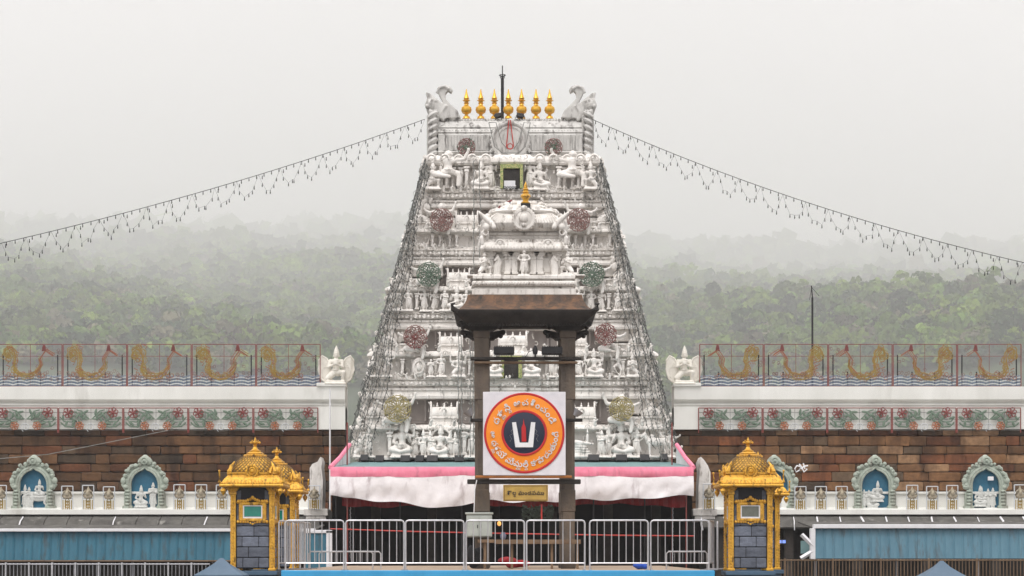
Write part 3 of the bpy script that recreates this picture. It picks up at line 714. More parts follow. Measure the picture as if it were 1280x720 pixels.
# horned lion heads crowning both gables
hp = [(532, 116), (538, 118), (548, 126), (556, 133), (549, 120), (546, 113), (550, 109), (557, 107), (563, 109), (566, 113), (564, 117), (560, 114), (557, 118), (557, 124), (563, 131), (572, 139), (576, 148), (550, 149), (540, 152), (536, 145), (531, 132), (534, 124)]
def horn(s):
    b = MB(); q = 70.9; cx = 638.5
    pl = [(X(cx + s * (x - cx) * -1 if s > 0 else x, q), Z(y, q)) for x, y in hp]
    b.prism(pl, 70.75, 71.05)
    def P(x, y, dy=0): xx = x if s < 0 else 2 * cx - x; return (X(xx, q), 70.9 + dy, Z(y, q))
    b.cap(P(536, 120), .07, P(556, 138), .12); b.cap(P(556, 138), .12, P(566, 147), .14)
    b.ball(P(538, 132, -.15), (.16, .2, .20), 10); b.ball(P(534, 135, -.3), (.07, .08, .07), 8); b.ball(P(541, 127, -.3), (.05, .05, .05), 8)
    for k in range(4): b.cap(P(537 + 3 * k, 140, -.28), .035, P(537 + 3 * k, 145, -.30), .015, 6)
    b.cap(P(547, 140, -.1), .07, P(554, 150, -.1), .08); b.tube([P(x, y, -.17) for x, y in ((546, 118), (549, 111), (556, 109), (562, 113))], .05, 6)
    b.tube([P(x, y, -.16) for x, y in ((552, 150), (553, 140), (558, 133))], .05, 6)
    b.cap(P(533, 117, -.1), .03, P(545, 127, -.15), .05)
    me_ = voxel(b, 'horned_lion_head', grey_plaster, .028); o = bpy.data.objects.new('horned_lion_head', me_); COL.objects.link(o); o.parent = tower; o.location = -tower.location
horn(-1); horn(1)
# central horseshoe medallion
c = MB(); q = 70.25; cc = (X(638, q), q - .02, Z(176, q))
c.torus(cc, L(22, q), .075, 30, 8); c.torus((cc[0], cc[1] - .03, cc[2]), L(17, q), .05, 28, 6)
c.M = Matrix.Translation((cc[0], cc[1] + .05, cc[2])) @ Matrix.Rotation(R(90), 4, 'X'); c.lathe([(.58, 0), (.58, .06), (.45, .10), (.02, .12)], (0, 0, 0), 28); c.M = Matrix.Identity(4)
for k in range(20):
    a_ = R(-40 + 260 * k / 19); c.ball((cc[0] + L(24, q) * math.cos(a_), cc[1], cc[2] + L(24, q) * math.sin(a_)), .055, 6)
c.ball((cc[0], cc[1] - .1, cc[2] + L(23, q)), (.13, .12, .12), 8)
for s in (-1, 1): c.tube([(cc[0] + s * L(a, q), cc[1], cc[2] + L(b, q)) for a, b in ((20, -8), (25, -14), (26, -18), (20, -20))], .05, 6)
for s in (-1, 1): c.bbox(cc[0] + s * .62 - .25, cc[0] + s * .62 + .25, q - .14, q + .1, Z(200, q), Z(194, q), .02)
c.build('horseshoe_medallion', grey_plaster, tower)
# seven gold finials
for i, px in enumerate((583, 601, 618, 635, 652, 669, 687)):
    px = (583, 601, 618, 635.5, 652, 670, 687)[i]; f = MB()
    u = L(1, 71.15) * .95; f.lathe([(4.6 * u, 0), (5.2 * u, 2 * u), (4.2 * u, 4.5 * u), (2.0 * u, 6 * u), (2.4 * u, 7.5 * u), (5.8 * u, 9.5 * u), (7.1 * u, 13 * u), (6.4 * u, 16.5 * u), (3.2 * u, 19 * u), (2.6 * u, 21 * u), (3.8 * u, 22 * u), (2.6 * u, 23 * u), (3 * u, 24.5 * u),
        (5.2 * u, 25.5 * u), (3.0 * u, 26.5 * u), (3.7 * u, 28.5 * u), (2.3 * u, 32 * u), (1.2 * u, 36.5 * u), (.6 * u, 40.5 * u)], (X(px, 71.15), 71.15, zt - .01), 20)
    f.build('gold_finial', gold, tower)
f = MB(); xx = X(628, 71.6); f.tube([(xx, 71.6, zt - .05), (xx, 71.6, Z(98, 71.6))], .055, 8); f.tube([(xx, 71.6, Z(98, 71.6)), (xx, 71.6, Z(82, 71.6))], .018, 6)
f.torus((xx, 71.6, Z(94, 71.6)), .11, .014, 12, 5, 'z'); f.torus((xx, 71.6, Z(97, 71.6)), .08, .012, 12, 5, 'z')
for k in range(4): a_ = R(45 + 90 * k); f.tube([(xx, 71.6, Z(97, 71.6)), (xx + .13 * math.cos(a_), 71.6 + .13 * math.sin(a_), Z(94, 71.6))], .012, 5)
f.build('lightning_rod', iron, tower)
for i, px in enumerate((623, 650)):
    t = thing('floodlight', ['black floodlight left of the rod on the tower roof edge', 'black floodlight right of the rod on the tower roof edge'][i], 'floodlight', (X(px, 70.9), 70.9, zt), 'floodlights on the tower roof')
    a = MB(); a.M = Matrix.Translation((t.location.x, 70.88, zt + .06)) @ Matrix.Rotation(R(-30 + 60 * i), 4, 'Z') @ Matrix.Rotation(R(-30), 4, 'X'); a.bbox(-.12, .12, -.05, .06, -.06, .08, .02); a.bbox(-.14, .14, -.07, -.05, -.08, .10, .01); a.build('lamp_housing', iron, t)
    a = MB(); a.tube([(t.location.x - .16, 70.9, zt + .05), (t.location.x - .16, 70.9, zt - .05), (t.location.x + .16, 70.9, zt - .05), (t.location.x + .16, 70.9, zt + .05)], .015, 5); a.build('bracket', iron, t)
# ------------------------------------------------------------------ tower foot, entrance shed, cloth
a = MB()
bz = Z(576, 68)
for s in (-1, 1):
    xo, xi = TX + s * 5.15, TX + s * 1.5; a.box(min(xo, xi), max(xo, xi), 68.15, 75.9, 0, bz - .02)
a.box(TX - 1.5, TX + 1.5, 68.15, 75.9, bz - .7, bz - .02)
for s in (-1, 1):
    for i in range(5): x = TX + s * (1.7 + .8 * i); a.bbox(x - .12, x + .12, 67.95, 68.15, .2, bz - .05, .02)
a.build('granite_base', darkstone, tower)
# teal sheet roof over the entrance
ent = thing('entrance_shed', 'dark entrance shed with teal sheet roof at the foot of the tower', 'shed', (TX, 64.5, 0))
xl, xr = X(414, 62), X(866, 62); zf = Z(583.5, 62); zr = Z(577, 67.7)
a = MB(); a.add([(xl, 62.05, zf), (xr, 62.05, zf), (X(838, 67.7), 67.9, zr), (X(444, 67.7), 67.9, zr), (xl, 62.05, zf - .05), (xr, 62.05, zf - .05), (X(838, 67.7), 67.9, zr - .05), (X(444, 67.7), 67.9, zr - .05)],
    [(0, 1, 2, 3), (7, 6, 5, 4), (4, 5, 1, 0), (5, 6, 2, 1), (6, 7, 3, 2), (7, 4, 0, 3)]); a.build('sheet_roof', tealp, ent)
a = MB(); a.bbox(X(444, 67.6), X(838, 67.6), 67.4, 67.56, Z(583, 67.6), Z(578, 67.6), .01); a.build('roof_edge_strip', tealp, ent)
for px in (420, 434, 500, 577, 708, 742, 806, 858):
    a = MB(); a.tube([(X(px, 62.15), 62.2, 0), (X(px, 62.15), 62.2, zf - .06)], .022, 6); a.build('post', iron if px not in (434, 708, 858) else panelred, ent)
for px, py0 in ((434, 528), (840, 528)):
    a = MB(); a.tube([(X(px, 64), 64, 0), (X(px, 64), 64, Z(py0, 64))], .022, 6); a.build('post', panelred, ent)
for s, (pa, pb) in ((-1, (414, 444)), (1, (866, 838))):
    a = MB(); a.add([(X(pa, 62), 62.3, 0), (X(pb, 67.7), 68.1, 0), (X(pb, 67.7), 68.1, zr - .06), (X(pa, 62), 62.3, zf - .06)], [(0, 1, 2, 3)])
    a.add([(X(pa, 62) - s * .03, 62.3, 0), (X(pb, 67.7) - s * .03, 68.1, 0), (X(pb, 67.7) - s * .03, 68.1, zr - .06), (X(pa, 62) - s * .03, 62.3, zf - .06)], [(3, 2, 1, 0)])
    a.build('added_dark_side', blackc, ent)  # black side sheets added to keep light out of the shed
a = MB(); a.box(TX - 5.3, TX + 5.3, 67.6, 67.7, 1.19, Z(586, 67.6)); a.build('added_dark_back', blackc, ent)  # black back sheet added to close and darken the shed
a = MB(); a.box(xl + .1, xr - .1, 62.2, 67.6, 1.195, 1.21); a.build('floor_shade_sheet', blackc, ent)  # black sheet paints shade over the shed floor
for px in (470, 540, 690, 760, 820):
    a = MB(); a.bbox(X(px, 66) - .15, X(px, 66) + .15, 65.9, 66.2, 1.2, Z(600, 66), .02); a.build('inner_pillar', darkstone, ent)

cl = thing('draped_cloth', 'pink and white cloth draped along the front of the entrance shed roof', 'cloth', (TX, 62, zf))
def drape(name, m, ztop, zbot, y, fold, seed, n=220, rows=9, x0=None, x1=None, fray=0.0):
    r_ = random.Random(seed); a = MB(); ph = [r_.uniform(0, 6.28) for _ in range(6)]; x0 = x0 if x0 is not None else xl - .02; x1 = x1 if x1 is not None else xr + .02
    fr, bk = [], []
    for i in range(n + 1):
        u = i / n; x = x0 + (x1 - x0) * u; t0 = ztop(u); t1 = zbot(u)
        for j in range(rows + 1):
            w = j / rows
            yy = y - .03 - fold * w * (.5 + .28 * math.sin(u * 42 + ph[0] + 2.4 * math.sin(w * 2.2 + u * 9)) + .09 * math.sin(u * 150 + w * 9 + ph[3]) + .14 * math.sin(w * 7 + u * 33 + 1.7 * math.sin(u * 15)) + .20 * math.sin(u * 97 + ph[1] - w * 2) + .22 * math.sin(u * 19 + ph[2] + w * 4)) - .04 * math.sin(w * math.pi)
            fr.append((x, yy, t0 + (t1 - t0) * w)); bk.append((x, yy + .012, t0 + (t1 - t0) * w))
    R1 = rows + 1; fs = []
    for i in range(n):
        for j in range(rows):
            p = i * R1 + j; fs.append((p, p + 1, p + R1 + 1, p + R1))
    o = len(fr); fs2 = [tuple(reversed([q + o for q in f])) for f in fs]
    a.add(fr + bk, fs + fs2); return a.build(name, m, cl)
def zpink(u): return Z(595.5 + 1.2 * math.sin(u * 9) + .8 * math.sin(u * 31), 62)
def zlow(u):
    px = 414 + 452 * u
    def bump(c, w, a_): return a_ * math.exp(-((px - c) / w) ** 2)
    return Z(622 + bump(552, 44, 13) + bump(690, 30, 5) + bump(480, 40, 4) + bump(640, 26, 5) + bump(760, 40, 3) - bump(858, 18, 3) - bump(416, 12, 4) + 1.0 * math.sin(px * .11), 62)
drape('pink_band', pinkc, lambda u: zf + .0, zpink, 62.0, .05, 3, rows=4)
drape('white_skirt', whitec, lambda u: zpink(u) + .01, zlow, 61.97, .11, 5, n=260, rows=14)
for s, px0, px1 in ((-1, 413, 437), (1, 867, 846)):
    b = MB(); y1 = 66.2
    P = [(X(px0, 62), 61.98, Z(597, 62)), (X(px0, 62), 61.98, zf), (X(px1, y1), y1, Z(556, y1)), (X(px1, y1), y1, Z(579, y1))]
    b.add(P + [(x - s * .02, y, z) for x, y, z in P], [(0, 1, 2, 3), (7, 6, 5, 4)])
    b.build('white_side_flap', whitec, cl)
    b = MB(); b.tube([(X(px0, 62), 61.97, zf - .02), (X((px0 + px1) / 2, 64), 64, Z(572, 64)), (X(px1, y1), y1, Z(556, y1))], .07, 6)
    b.build('pink_side_edge', pinkc, cl)
for px, sd_ in ((438, 'left'), (841, 'right')):
    a = MB(); D = 62.4
    for k in range(34): a.ball((X(px, D) + .01 * math.sin(k * 2.1), D, Z(634 + k * 1.9, D)), (.018, .018, .03), 5)
    a.tube([(X(px, D), D, Z(626, D)), (X(px, D), D, Z(700, D))], .006, 4)
    o = a.build('hanging_chain', steel_dull); tag(o, 'thin pale chain hanging in the dark entrance near its %s end' % sd_, 'chain')
# red valance behind the cloth
rv = thing('red_valance', 'frilled dark red valance hanging below the white cloth', 'valance', (TX, 62.3, zf))
a = MB(); fr = []; n = 200
for i in range(n + 1):
    u = i / n; x = xl + .3 + (xr - xl - .5) * u; yy = 62.3 + .04 * math.sin(i * 1.3); zb3 = Z(632 + 2.0 * math.sin(u * 14) + 1 * math.sin(u * 60), 62.3)
    fr += [(x, yy, zf - .1), (x, yy, zb3), (x, yy + .02, zf - .1), (x, yy + .02, zb3)]
fs = []
for i in range(n): p = i * 4; fs += [(p, p + 1, p + 5, p + 4), (p + 6, p + 7, p + 3, p + 2), (p + 1, p + 3, p + 7, p + 5)]
a.add(fr, fs); a.build('frill', redc, rv)
a = MB(); a.tube([(xl, 61.6, Z(661, 61.6)), (X(520, 61.6), 61.6, Z(664.5, 61.6)), (X(640, 61.6), 61.6, Z(667, 61.6)), (X(760, 61.6), 61.6, Z(669, 61.6)), (xr, 61.6, Z(670, 61.6))], .022, 6)
o = a.build('red_rope', redpaint); tag(o, 'red rope stretched across the dark entrance', 'rope')

# black floodlights on the tower foot
fx = [(455, 574), (474, 575), (506, 575), (524, 575), (540, 575), (574, 575), (742, 574), (777, 574), (806, 574), (830, 573), (835, 574)]
nm = ['first', 'second', 'third', 'fourth', 'fifth', 'sixth', 'seventh', 'eighth', 'ninth', 'tenth', 'eleventh']
for i, (px, py) in enumerate(fx[:10]):
    D = 67.35; t = thing('floodlight', nm[i] + ' black floodlight from the left along the tower foot above the teal roof edge', 'floodlight', (X(px, D), D, Z(py + 4, D)), 'floodlights along the tower foot')
    c = t.location; w = rnd.uniform(.10, .17)
    a = MB(); a.M = Matrix.Translation(c) @ Matrix.Rotation(R(rnd.uniform(-25, 25)), 4, 'Z') @ Matrix.Rotation(R(-35), 4, 'X')
    a.bbox(-w, w, -.06, .05, .05, .26, .02); a.bbox(-w - .02, w + .02, -.08, -.06, .03, .28, .01); a.build('lamp_housing', iron, t)
    a = MB(); a.tube([(c.x - w - .03, c.y, c.z + .16), (c.x - w - .03, c.y, c.z), (c.x + w + .03, c.y, c.z), (c.x + w + .03, c.y, c.z + .16)], .015, 5); a.build('bracket', iron, t)

# ------------------------------------------------------------------ festoons: rosettes, light nets, swags
def rosette(px, py, r, D, m1, m2, label, wide=1.0):
    r *= .9; c = (X(px, D), D, Z(py, D)); t = thing('light_rosette', label, 'light rosette', (c[0], c[1] + .02, c[2] - r), 'wire light rosettes hung on the tower')
    a = MB()
    for k in range(9):
        an = R(40 * k + 10); q = .52 * r
        a.torus((c[0] + q * math.cos(an) * wide, c[1] + rnd.uniform(-.03, .03), c[2] + q * math.sin(an)), r * .42, .016, 14, 4)
        a.tube([(c[0] + r * .2 * math.cos(an), c[1], c[2] + r * .2 * math.sin(an)), (c[0] + r * 1.0 * math.cos(an + .3) * wide, c[1] - .02, c[2] + r * math.sin(an + .3))], .014, 4)
        a.tube([(c[0] + r * (.35 + .6 * j / 6) * math.cos(an + .5 * math.sin(j * 1.4)) * wide, c[1] - .03, c[2] + r * (.35 + .6 * j / 6) * math.sin(an + .5 * math.sin(j * 1.4))) for j in range(7)], .013, 4)
    a.build('petal_loops', m1, t)
    a = MB(); a.torus(c, r * .22, .022, 14, 5); a.torus((c[0], c[1] - .01, c[2]), r * .12, .02, 10, 5)
    for k in range(40):
        an = rnd.uniform(0, 6.28); q = r * math.sqrt(rnd.random()); a.ball((c[0] + q * math.cos(an) * wide, c[1] - .03, c[2] + q * math.sin(an)), .024, 5)
    a.build('lamp_dots', m2, t)
RL = [(497, 511, 20, 0, olivetube, olivetube, 'olive gold'), (777, 511, 18, 0, olivetube, olivetube, 'olive gold'), (519, 421, 17, 1, browntube, redtube, 'dull red'), (757, 418, 16, 1, browntube, redtube, 'dull red'),
      (536, 343, 18, 2, greentube, greentube, 'grey green'), (740, 343, 18, 2, greentube, greentube, 'grey green'), (552, 275, 17, 3, browntube, browntube, 'rust brown'), (723, 275, 17, 3, browntube, browntube, 'rust brown'),
      (583, 184, 13, 4, browntube, greentube, 'red and green'), (692, 184, 13, 4, browntube, greentube, 'brown')]
tn = ['lowest tier', 'second tier from the bottom', 'third tier from the bottom', 'fourth tier from the bottom', 'top storey']
for px, py, r, k, m1, m2, w in RL:
    D = 68 + .5 * k - .55; 
    if k == 4: D = 69.9
    rosette(px, py, L(r, D), D, m1, m2, '%s wire light rosette on the %s, %s side' % (w, tn[k], 'left' if px < 641 else 'right'))
# wire outline lights in front of the medallion
t = thing('outline_lights', 'red and grey wire outline of a pointed emblem before the roof medallion', 'light frame', (X(638, 69.9), 69.9, Z(186, 69.9)))
a = MB(); D = 69.9
a.tube([(X(x, D), D, Z(y, D)) for x, y in ((636, 150), (633, 183), (635, 186), (640, 186), (642, 183), (638, 150))], .02, 5); a.torus((X(637.5, D), D, Z(183, D)), L(3.5, D), .016, 12, 4); a.build('red_outline', redpaint, t)
a = MB()
for pl in (((611, 153), (618, 183), (628, 191), (648, 191), (657, 183), (663, 153), (655, 153), (648, 178), (642, 186)), ((611, 153), (620, 153), (627, 178), (634, 186))): a.tube([(X(x, D), D + .02, Z(y, D)) for x, y in pl], .014, 5)
a.build('grey_outline', greywire, t)
# nets of light wires falling down both corners of the tower
side = {-1: 'left', 1: 'right'}
def edge(s, py):   # silhouette of the tower corner in x at a row
    tp = ((147, 97), (195, 106), (575, 209)) ; py = max(147, py)
    for (a_, xa), (b_, xb) in zip(tp, tp[1:]):
        if py <= b_: return xa + (xb - xa) * (py - a_) / (b_ - a_)
    return tp[-1][1] + (py - 575) * .05
for s in (-1, 1):
    for i in range(13):
        f = i / 12.0; ph = rnd.uniform(0, 6)
        spread = 7 + 25 * ((f) ** 1.8)
        a = MB(); pts = []; y1 = rnd.choice((575, 575, 560, 540, 520)) if i > 3 else 578
        py = 196.0 + 14 * f
        while py < y1:
            u = (py - 196) / 380
            off = edge(s, py) + 3 - spread * (u * .85 + .22) * f - 2.5 * math.sin(py * .045 + ph) * f + rnd.uniform(-.9, .9)
            D = 70 - 2.3 * u - .35 - .2 * f + .10 * math.sin(py * .1 + ph) + .15 * rnd.random()
            if f < .12: D += .8
            pts.append((X(641 + s * off, D), D, Z(py, D))); py += 5
        a.tube(pts, .010, 4)
        for j, p in enumerate(pts):
            a.ball((p[0] + rnd.uniform(-.03, .03), p[1] - .02, p[2] - .04), (.018, .018, .034), 5)
            if rnd.random() < .28: a.tube([p, (p[0] + rnd.uniform(-.12, .12), p[1] - rnd.uniform(0, .15), p[2] - rnd.uniform(.05, .2)), (p[0] + rnd.uniform(-.16, .16), p[1] - .05, p[2] - rnd.uniform(.2, .4))], .008, 4)
        o = a.build('light_wire', greywire if i % 3 else wirem)
        tag(o, 'dark sagging wire of small lamps in the net down the %s corner of the tower' % side[s], 'light wire', 'light wires down the %s corner' % side[s])
for px in (573, 577, 588, 592, 600):
    a = MB(); pts = []; py = 200 if px in (592, 600) else 395
    while py < 572:
        u = (py - 196) / 380; D = 70 - 2.2 * u - .75; pts.append((X(px + rnd.uniform(-1, 1), D), D, Z(py, D))); py += 6
    a.tube(pts, .014, 4)
    for p in pts: a.ball((p[0], p[1] - .02, p[2] - .03), (.02, .02, .035), 5)
    o = a.build('light_wire', greywire); tag(o, 'thin upright wire of small lamps down the tower face left of the stone pavilion', 'light wire', 'light wires down the tower face')
# two long swags from the tower top to the plaza sides
def swag(s, P0, P1, sag, label):
    t = thing('string_lights', label, 'string lights', (P0[0], P0[1], 0)); P0 = Vector(P0); P1 = Vector(P1)
    def at(u): p = P0.lerp(P1, u); p.z -= sag * 4 * u * (1 - u); return p
    a = MB(); a.tube([at(i / 60) for i in range(61)], .011, 5)
    n = 20; lo = []
    for k in range(n):
        u0, u1 = k / n, (k + 1) / n; pts = []
        for j in range(7):
            v_ = j / 6; p = at(u0 + (u1 - u0) * v_ + (rnd.uniform(-.003, .003) if 0 < j < 6 else 0)); dep = rnd.uniform(.85, 1.15) * (0, .30, .52, .60, .58, .36, 0)[j] ; p.z -= dep * .95; pts.append(p)
        a.tube(pts, .0035, 4)
        lo += [pts[1], pts[2], pts[3], pts[4], pts[5], pts[5] + Vector((0, 0, .25))]
    a.build('wire', wirem, t)
    tops = [at((i + .5) / 58) for i in range(58)]
    bm = MB(); bm.ball((0, 0, -.08), (.018, .018, .045), 6); bm.tube([(0, 0, 0), (0, 0, -.05)], .012, 5); bm = bm.mesh('bulb', iron)
    allb = sorted(tops + lo, key=lambda p: p.y)
    for p in allb[:100]: inst('bulb', bm, t, p)
    r_ = MB()
    for p in allb[100:]: r_.ball((p[0], p[1], p[2] - .08), (.018, .018, .045), 6); r_.tube([p, (p[0], p[1], p[2] - .05)], .012, 5)
    tag(r_.build('remaining_bulbs', iron, t), None, None, kind='stuff')
D0 = 70.4
swag(-1, (X(531, D0), D0, Z(149, D0)), (X(-30, 62), 62, Z(311, 62)), .26, 'long string of small lamps from the tower top down to the left')
swag(1, (X(740, D0), D0, Z(149, D0)), (X(1310, 62), 62, Z(335, 62)), .42, 'long string of small lamps from the tower top down to the right')

# ------------------------------------------------------------------ compound walls
def wall(s, px0, px1, label):
    D = 70.0; x0, x1 = sorted((X(px0, D), X(px1, D)))
    t = thing('compound_wall', label, 'wall', ((x0 + x1) / 2, D, 0))
    st = MB(); r_ = random.Random(11 + s)
    rows = [(537, 545), (545, 557.5), (557.5, 568), (568, 580), (580, 590), (590, 602), (602, 614), (614, 628), (628, 642)]
    for ya, yb in rows:
        za, zb4 = Z(yb, D), Z(ya, D); x = x0 - r_.random() * .8
        while x < x1:
            w = r_.choice((.5, .65, .8, .95, 1.3)) * r_.uniform(.85, 1.15); xa, xb = max(x, x0), min(x + w, x1); x += w
            if xb - xa < .1: continue
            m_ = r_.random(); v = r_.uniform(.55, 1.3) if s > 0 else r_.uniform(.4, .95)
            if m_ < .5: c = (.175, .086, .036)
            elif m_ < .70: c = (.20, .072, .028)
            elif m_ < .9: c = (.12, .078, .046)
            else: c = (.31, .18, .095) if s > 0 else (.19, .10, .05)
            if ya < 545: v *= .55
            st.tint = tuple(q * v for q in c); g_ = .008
            j = r_.uniform(0, .07); st.M = Matrix.Translation(((xa + xb) / 2, D, (za + zb4) / 2)) @ Matrix.Rotation(r_.uniform(-.010, .010), 4, 'Y') @ Matrix.Rotation(r_.uniform(-.03, .03), 4, 'Z')
            hw_, hh_ = (xb - xa) / 2 - g_, (zb4 - za) / 2 - g_; nv = len(st.v); st.bbox(-hw_, hw_, -.03 - j, .3, -hh_, hh_, r_.uniform(.02, .045))
            for iv in range(nv, len(st.v)): p = st.v[iv]; st.v[iv] = (p[0] + r_.uniform(-.012, .012), p[1] + r_.uniform(-.012, .012), p[2] + r_.uniform(-.010, .010))
            st.M = Matrix.Identity(4)
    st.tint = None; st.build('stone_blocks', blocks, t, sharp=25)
    c = MB(); c.box(x0, x1, D + .05, D + .8, 0, Z(537, D)); c.build('wall_core', grout, t)
    c = MB(); zA, zB, zC, zD = Z(536.5, D), Z(508, D), Z(502, D), Z(484, D)
    inner = px1 if s < 0 else px0; 
    c.prismx([(D - .10, zA), (D - .10, zB), (D - .14, zB + .03), (D - .14, zB + .06), (D - .08, zB + .07), (D - .08, zC - .04), (D - .20, zC), (D - .26, zC + .06), (D - .30, zD - .05), (D - .30, zD), (D + .9, zD), (D + .9, zA)], x0, x1)
    c.build('parapet', parapet_paint, t)
    # pedestal at the tower end
    pa, pb = (398, 432) if s < 0 else (842, 874); xa, xb = X(pa, D), X(pb, D)
    c = MB(); c.bbox(xa, xb, D - .13, D + .6, zA - .02, Z(509, D), .01); c.bbox(xa - .03, xb + .03, D - .38, D + .6, Z(484, D), Z(479.5, D), .02); c.build('pedestal', parapet_paint, t)
    return t
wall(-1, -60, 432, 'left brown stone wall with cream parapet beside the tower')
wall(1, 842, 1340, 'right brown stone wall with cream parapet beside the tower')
GAR = fig('kneel', 'pray+pray', 'tall', wings=True, base=True, m=crown_m, name='kneeling_body', voxel_size=.011)
for s, px in ((-1, 420), (1, 855)):
    D = 69.9; t = thing('winged_statue', 'cream winged kneeling statue with folded hands on the %s wall end' % side[s], 'statue', (X(px, D), D, Z(480, D)), 'winged statues on the wall ends')
    o = inst('kneeling_body', GAR, t, (X(px, D), D, Z(480, D) + .06), 1.60)
# ------------------------------------------------------------------ light panels above the wall
def wavy(x0, x1, z, amp, n, D): return [(x0 + (x1 - x0) * i / (n * 6), D, z + amp * abs(math.sin(math.pi * i / 6 * .5))) for i in range(n * 6 + 1)]
def swan_panel(i, s, xa, xb, label):
    D = 69.85; t = thing('swan_light_panel', label, 'light panel', (xa, D, Z(484, D)), 'wire swan light panels on the wall'); zb, zt2 = Z(483, D), Z(430.5, D)
    a = MB()
    for x in (xa, xb): a.tube([(x, D, zb), (x, D, zt2)], .016, 5)
    for z in (zb, zt2): a.tube([(xa, D, z), (xb, D, z)], .013, 5)
    a.tube([(xa, D + .02, zb + (zt2 - zb) * .72), (xb, D + .02, zb + (zt2 - zb) * .72)], .008, 4)
    for f in (.5,): a.tube([(xa + (xb - xa) * f, D + .02, zb), (xa + (xb - xa) * f, D + .02, zt2)], .008, 4)
    a.build('red_frame', panelred, t)
    a = MB()
    for f in (.07, .3, .66, .93): a.tube([(xa + (xb - xa) * f, D + .03, zb), (xa + (xb - xa) * f, D + .03, zb + (zt2 - zb) * (.35 if f in (.3, .66) else .75))], .022, 5)
    a.build('support_rods', iron, t)
    a = MB(); a.tube([(xa, D, zb + .35), (xb, D, zb + .35)], .008, 4)
    for k, m_ in ((0, 0), (1, 1)): pass
    for k in range(3): a.tube(wavy(xa + .02, xb - .02, zb + .05 + .105 * k, .045, 9, D - .02), .013, 4)
    a.build('white_waves', whitetube, t)
    a = MB()
    for k in range(4): a.tube(wavy(xa + .02, xb - .02, zb + .0 + .105 * k, .045, 9, D + .01), .017, 4)
    for k in range(24): x = xa + (xb - xa) * (k + .5) / 24; a.tube([(x, D + .02, zb), (x + .05, D + .02, zb + .40)], .007, 4)
    a.build('blue_waves', bluetube, t)
    w, h = xb - xa, zt2 - zb
    def Q(u, v): u = u if s < 0 else 1 - u; return (xa + w * u, D - .03 + rnd.uniform(-.012, .012), zb + h * v)
    a = MB()      # body and curled tail: dense tangle of rope light
    tail = [(.28, .30), (.25, .45), (.27, .62), (.25, .80), (.18, .93), (.11, .86), (.10, .72), (.16, .66), (.19, .74), (.15, .80)]
    body = [(.24, .40), (.30, .30), (.40, .24), (.52, .26), (.62, .36), (.67, .50), (.66, .66)]
    for k in range(8):
        d1, d2 = rnd.uniform(-.035, .035), rnd.uniform(-.05, .05)
        a.tube([Q(u + d1, v + d2) for u, v in tail], .010, 4); a.tube([Q(u + d1, v + d2 * 1.6 - .02) for u, v in body], .010, 4)
    for k in range(30):
        u, v = rnd.choice(tail + body[:5]); a.tube([Q(u + .045 * math.cos(j * .9 + k), v + .08 * math.sin(j * .9 + k)) for j in range(8)], .010, 4)
    a.build('yellow_body', yellowtube, t)
    a = MB(); neck = [(.58, .34), (.66, .48), (.64, .64), (.70, .78), (.74, .86), (.80, .80), (.86, .74)]
    for k in range(5):
        d1, d2 = rnd.uniform(-.035, .035), rnd.uniform(-.04, .04); a.tube([Q(u + d1, v + d2) for u, v in neck], .010, 4)
    for k in range(11):
        u, v = .10 + .06 * k, .20 + .10 * abs(math.sin(k)); a.tube([Q(u + .03 * math.cos(j * 1.1), v + .05 * math.sin(j * 1.1)) for j in range(7)], .011, 4)
    for k in range(9): u, v = rnd.uniform(.12, .3), rnd.uniform(.3, .9); a.tube([Q(u, v), Q(u + .03, v + .06), Q(u - .03, v + .10)], .014, 4)
    a.build('orange_neck', orangetube, t)
    a = MB()
    for k in range(7): a.tube([Q(.72 + .035 * math.cos(j * .8 + k) * (1 - j / 12), .84 + .02 * j) for j in range(8)], .014, 4)
    a.build('red_crest', redtube, t)
    a = MB()
    for k in range(34):
        u, v = rnd.uniform(.03, .97), rnd.uniform(.14, .34) if rnd.random() < .6 else rnd.uniform(.3, .95); e = .3 if v > .4 and .35 < u < .6 else 1
        if e < 1: continue
        ph = rnd.uniform(0, 6); a.tube([Q(u + .030 * math.cos(j * .95 + ph) * (1 - j / 14), v + .05 * math.sin(j * .95 + ph) * (1 - j / 14)) for j in range(9)], .008, 4)
    a.build('brown_scroll_pattern', browntube, t)
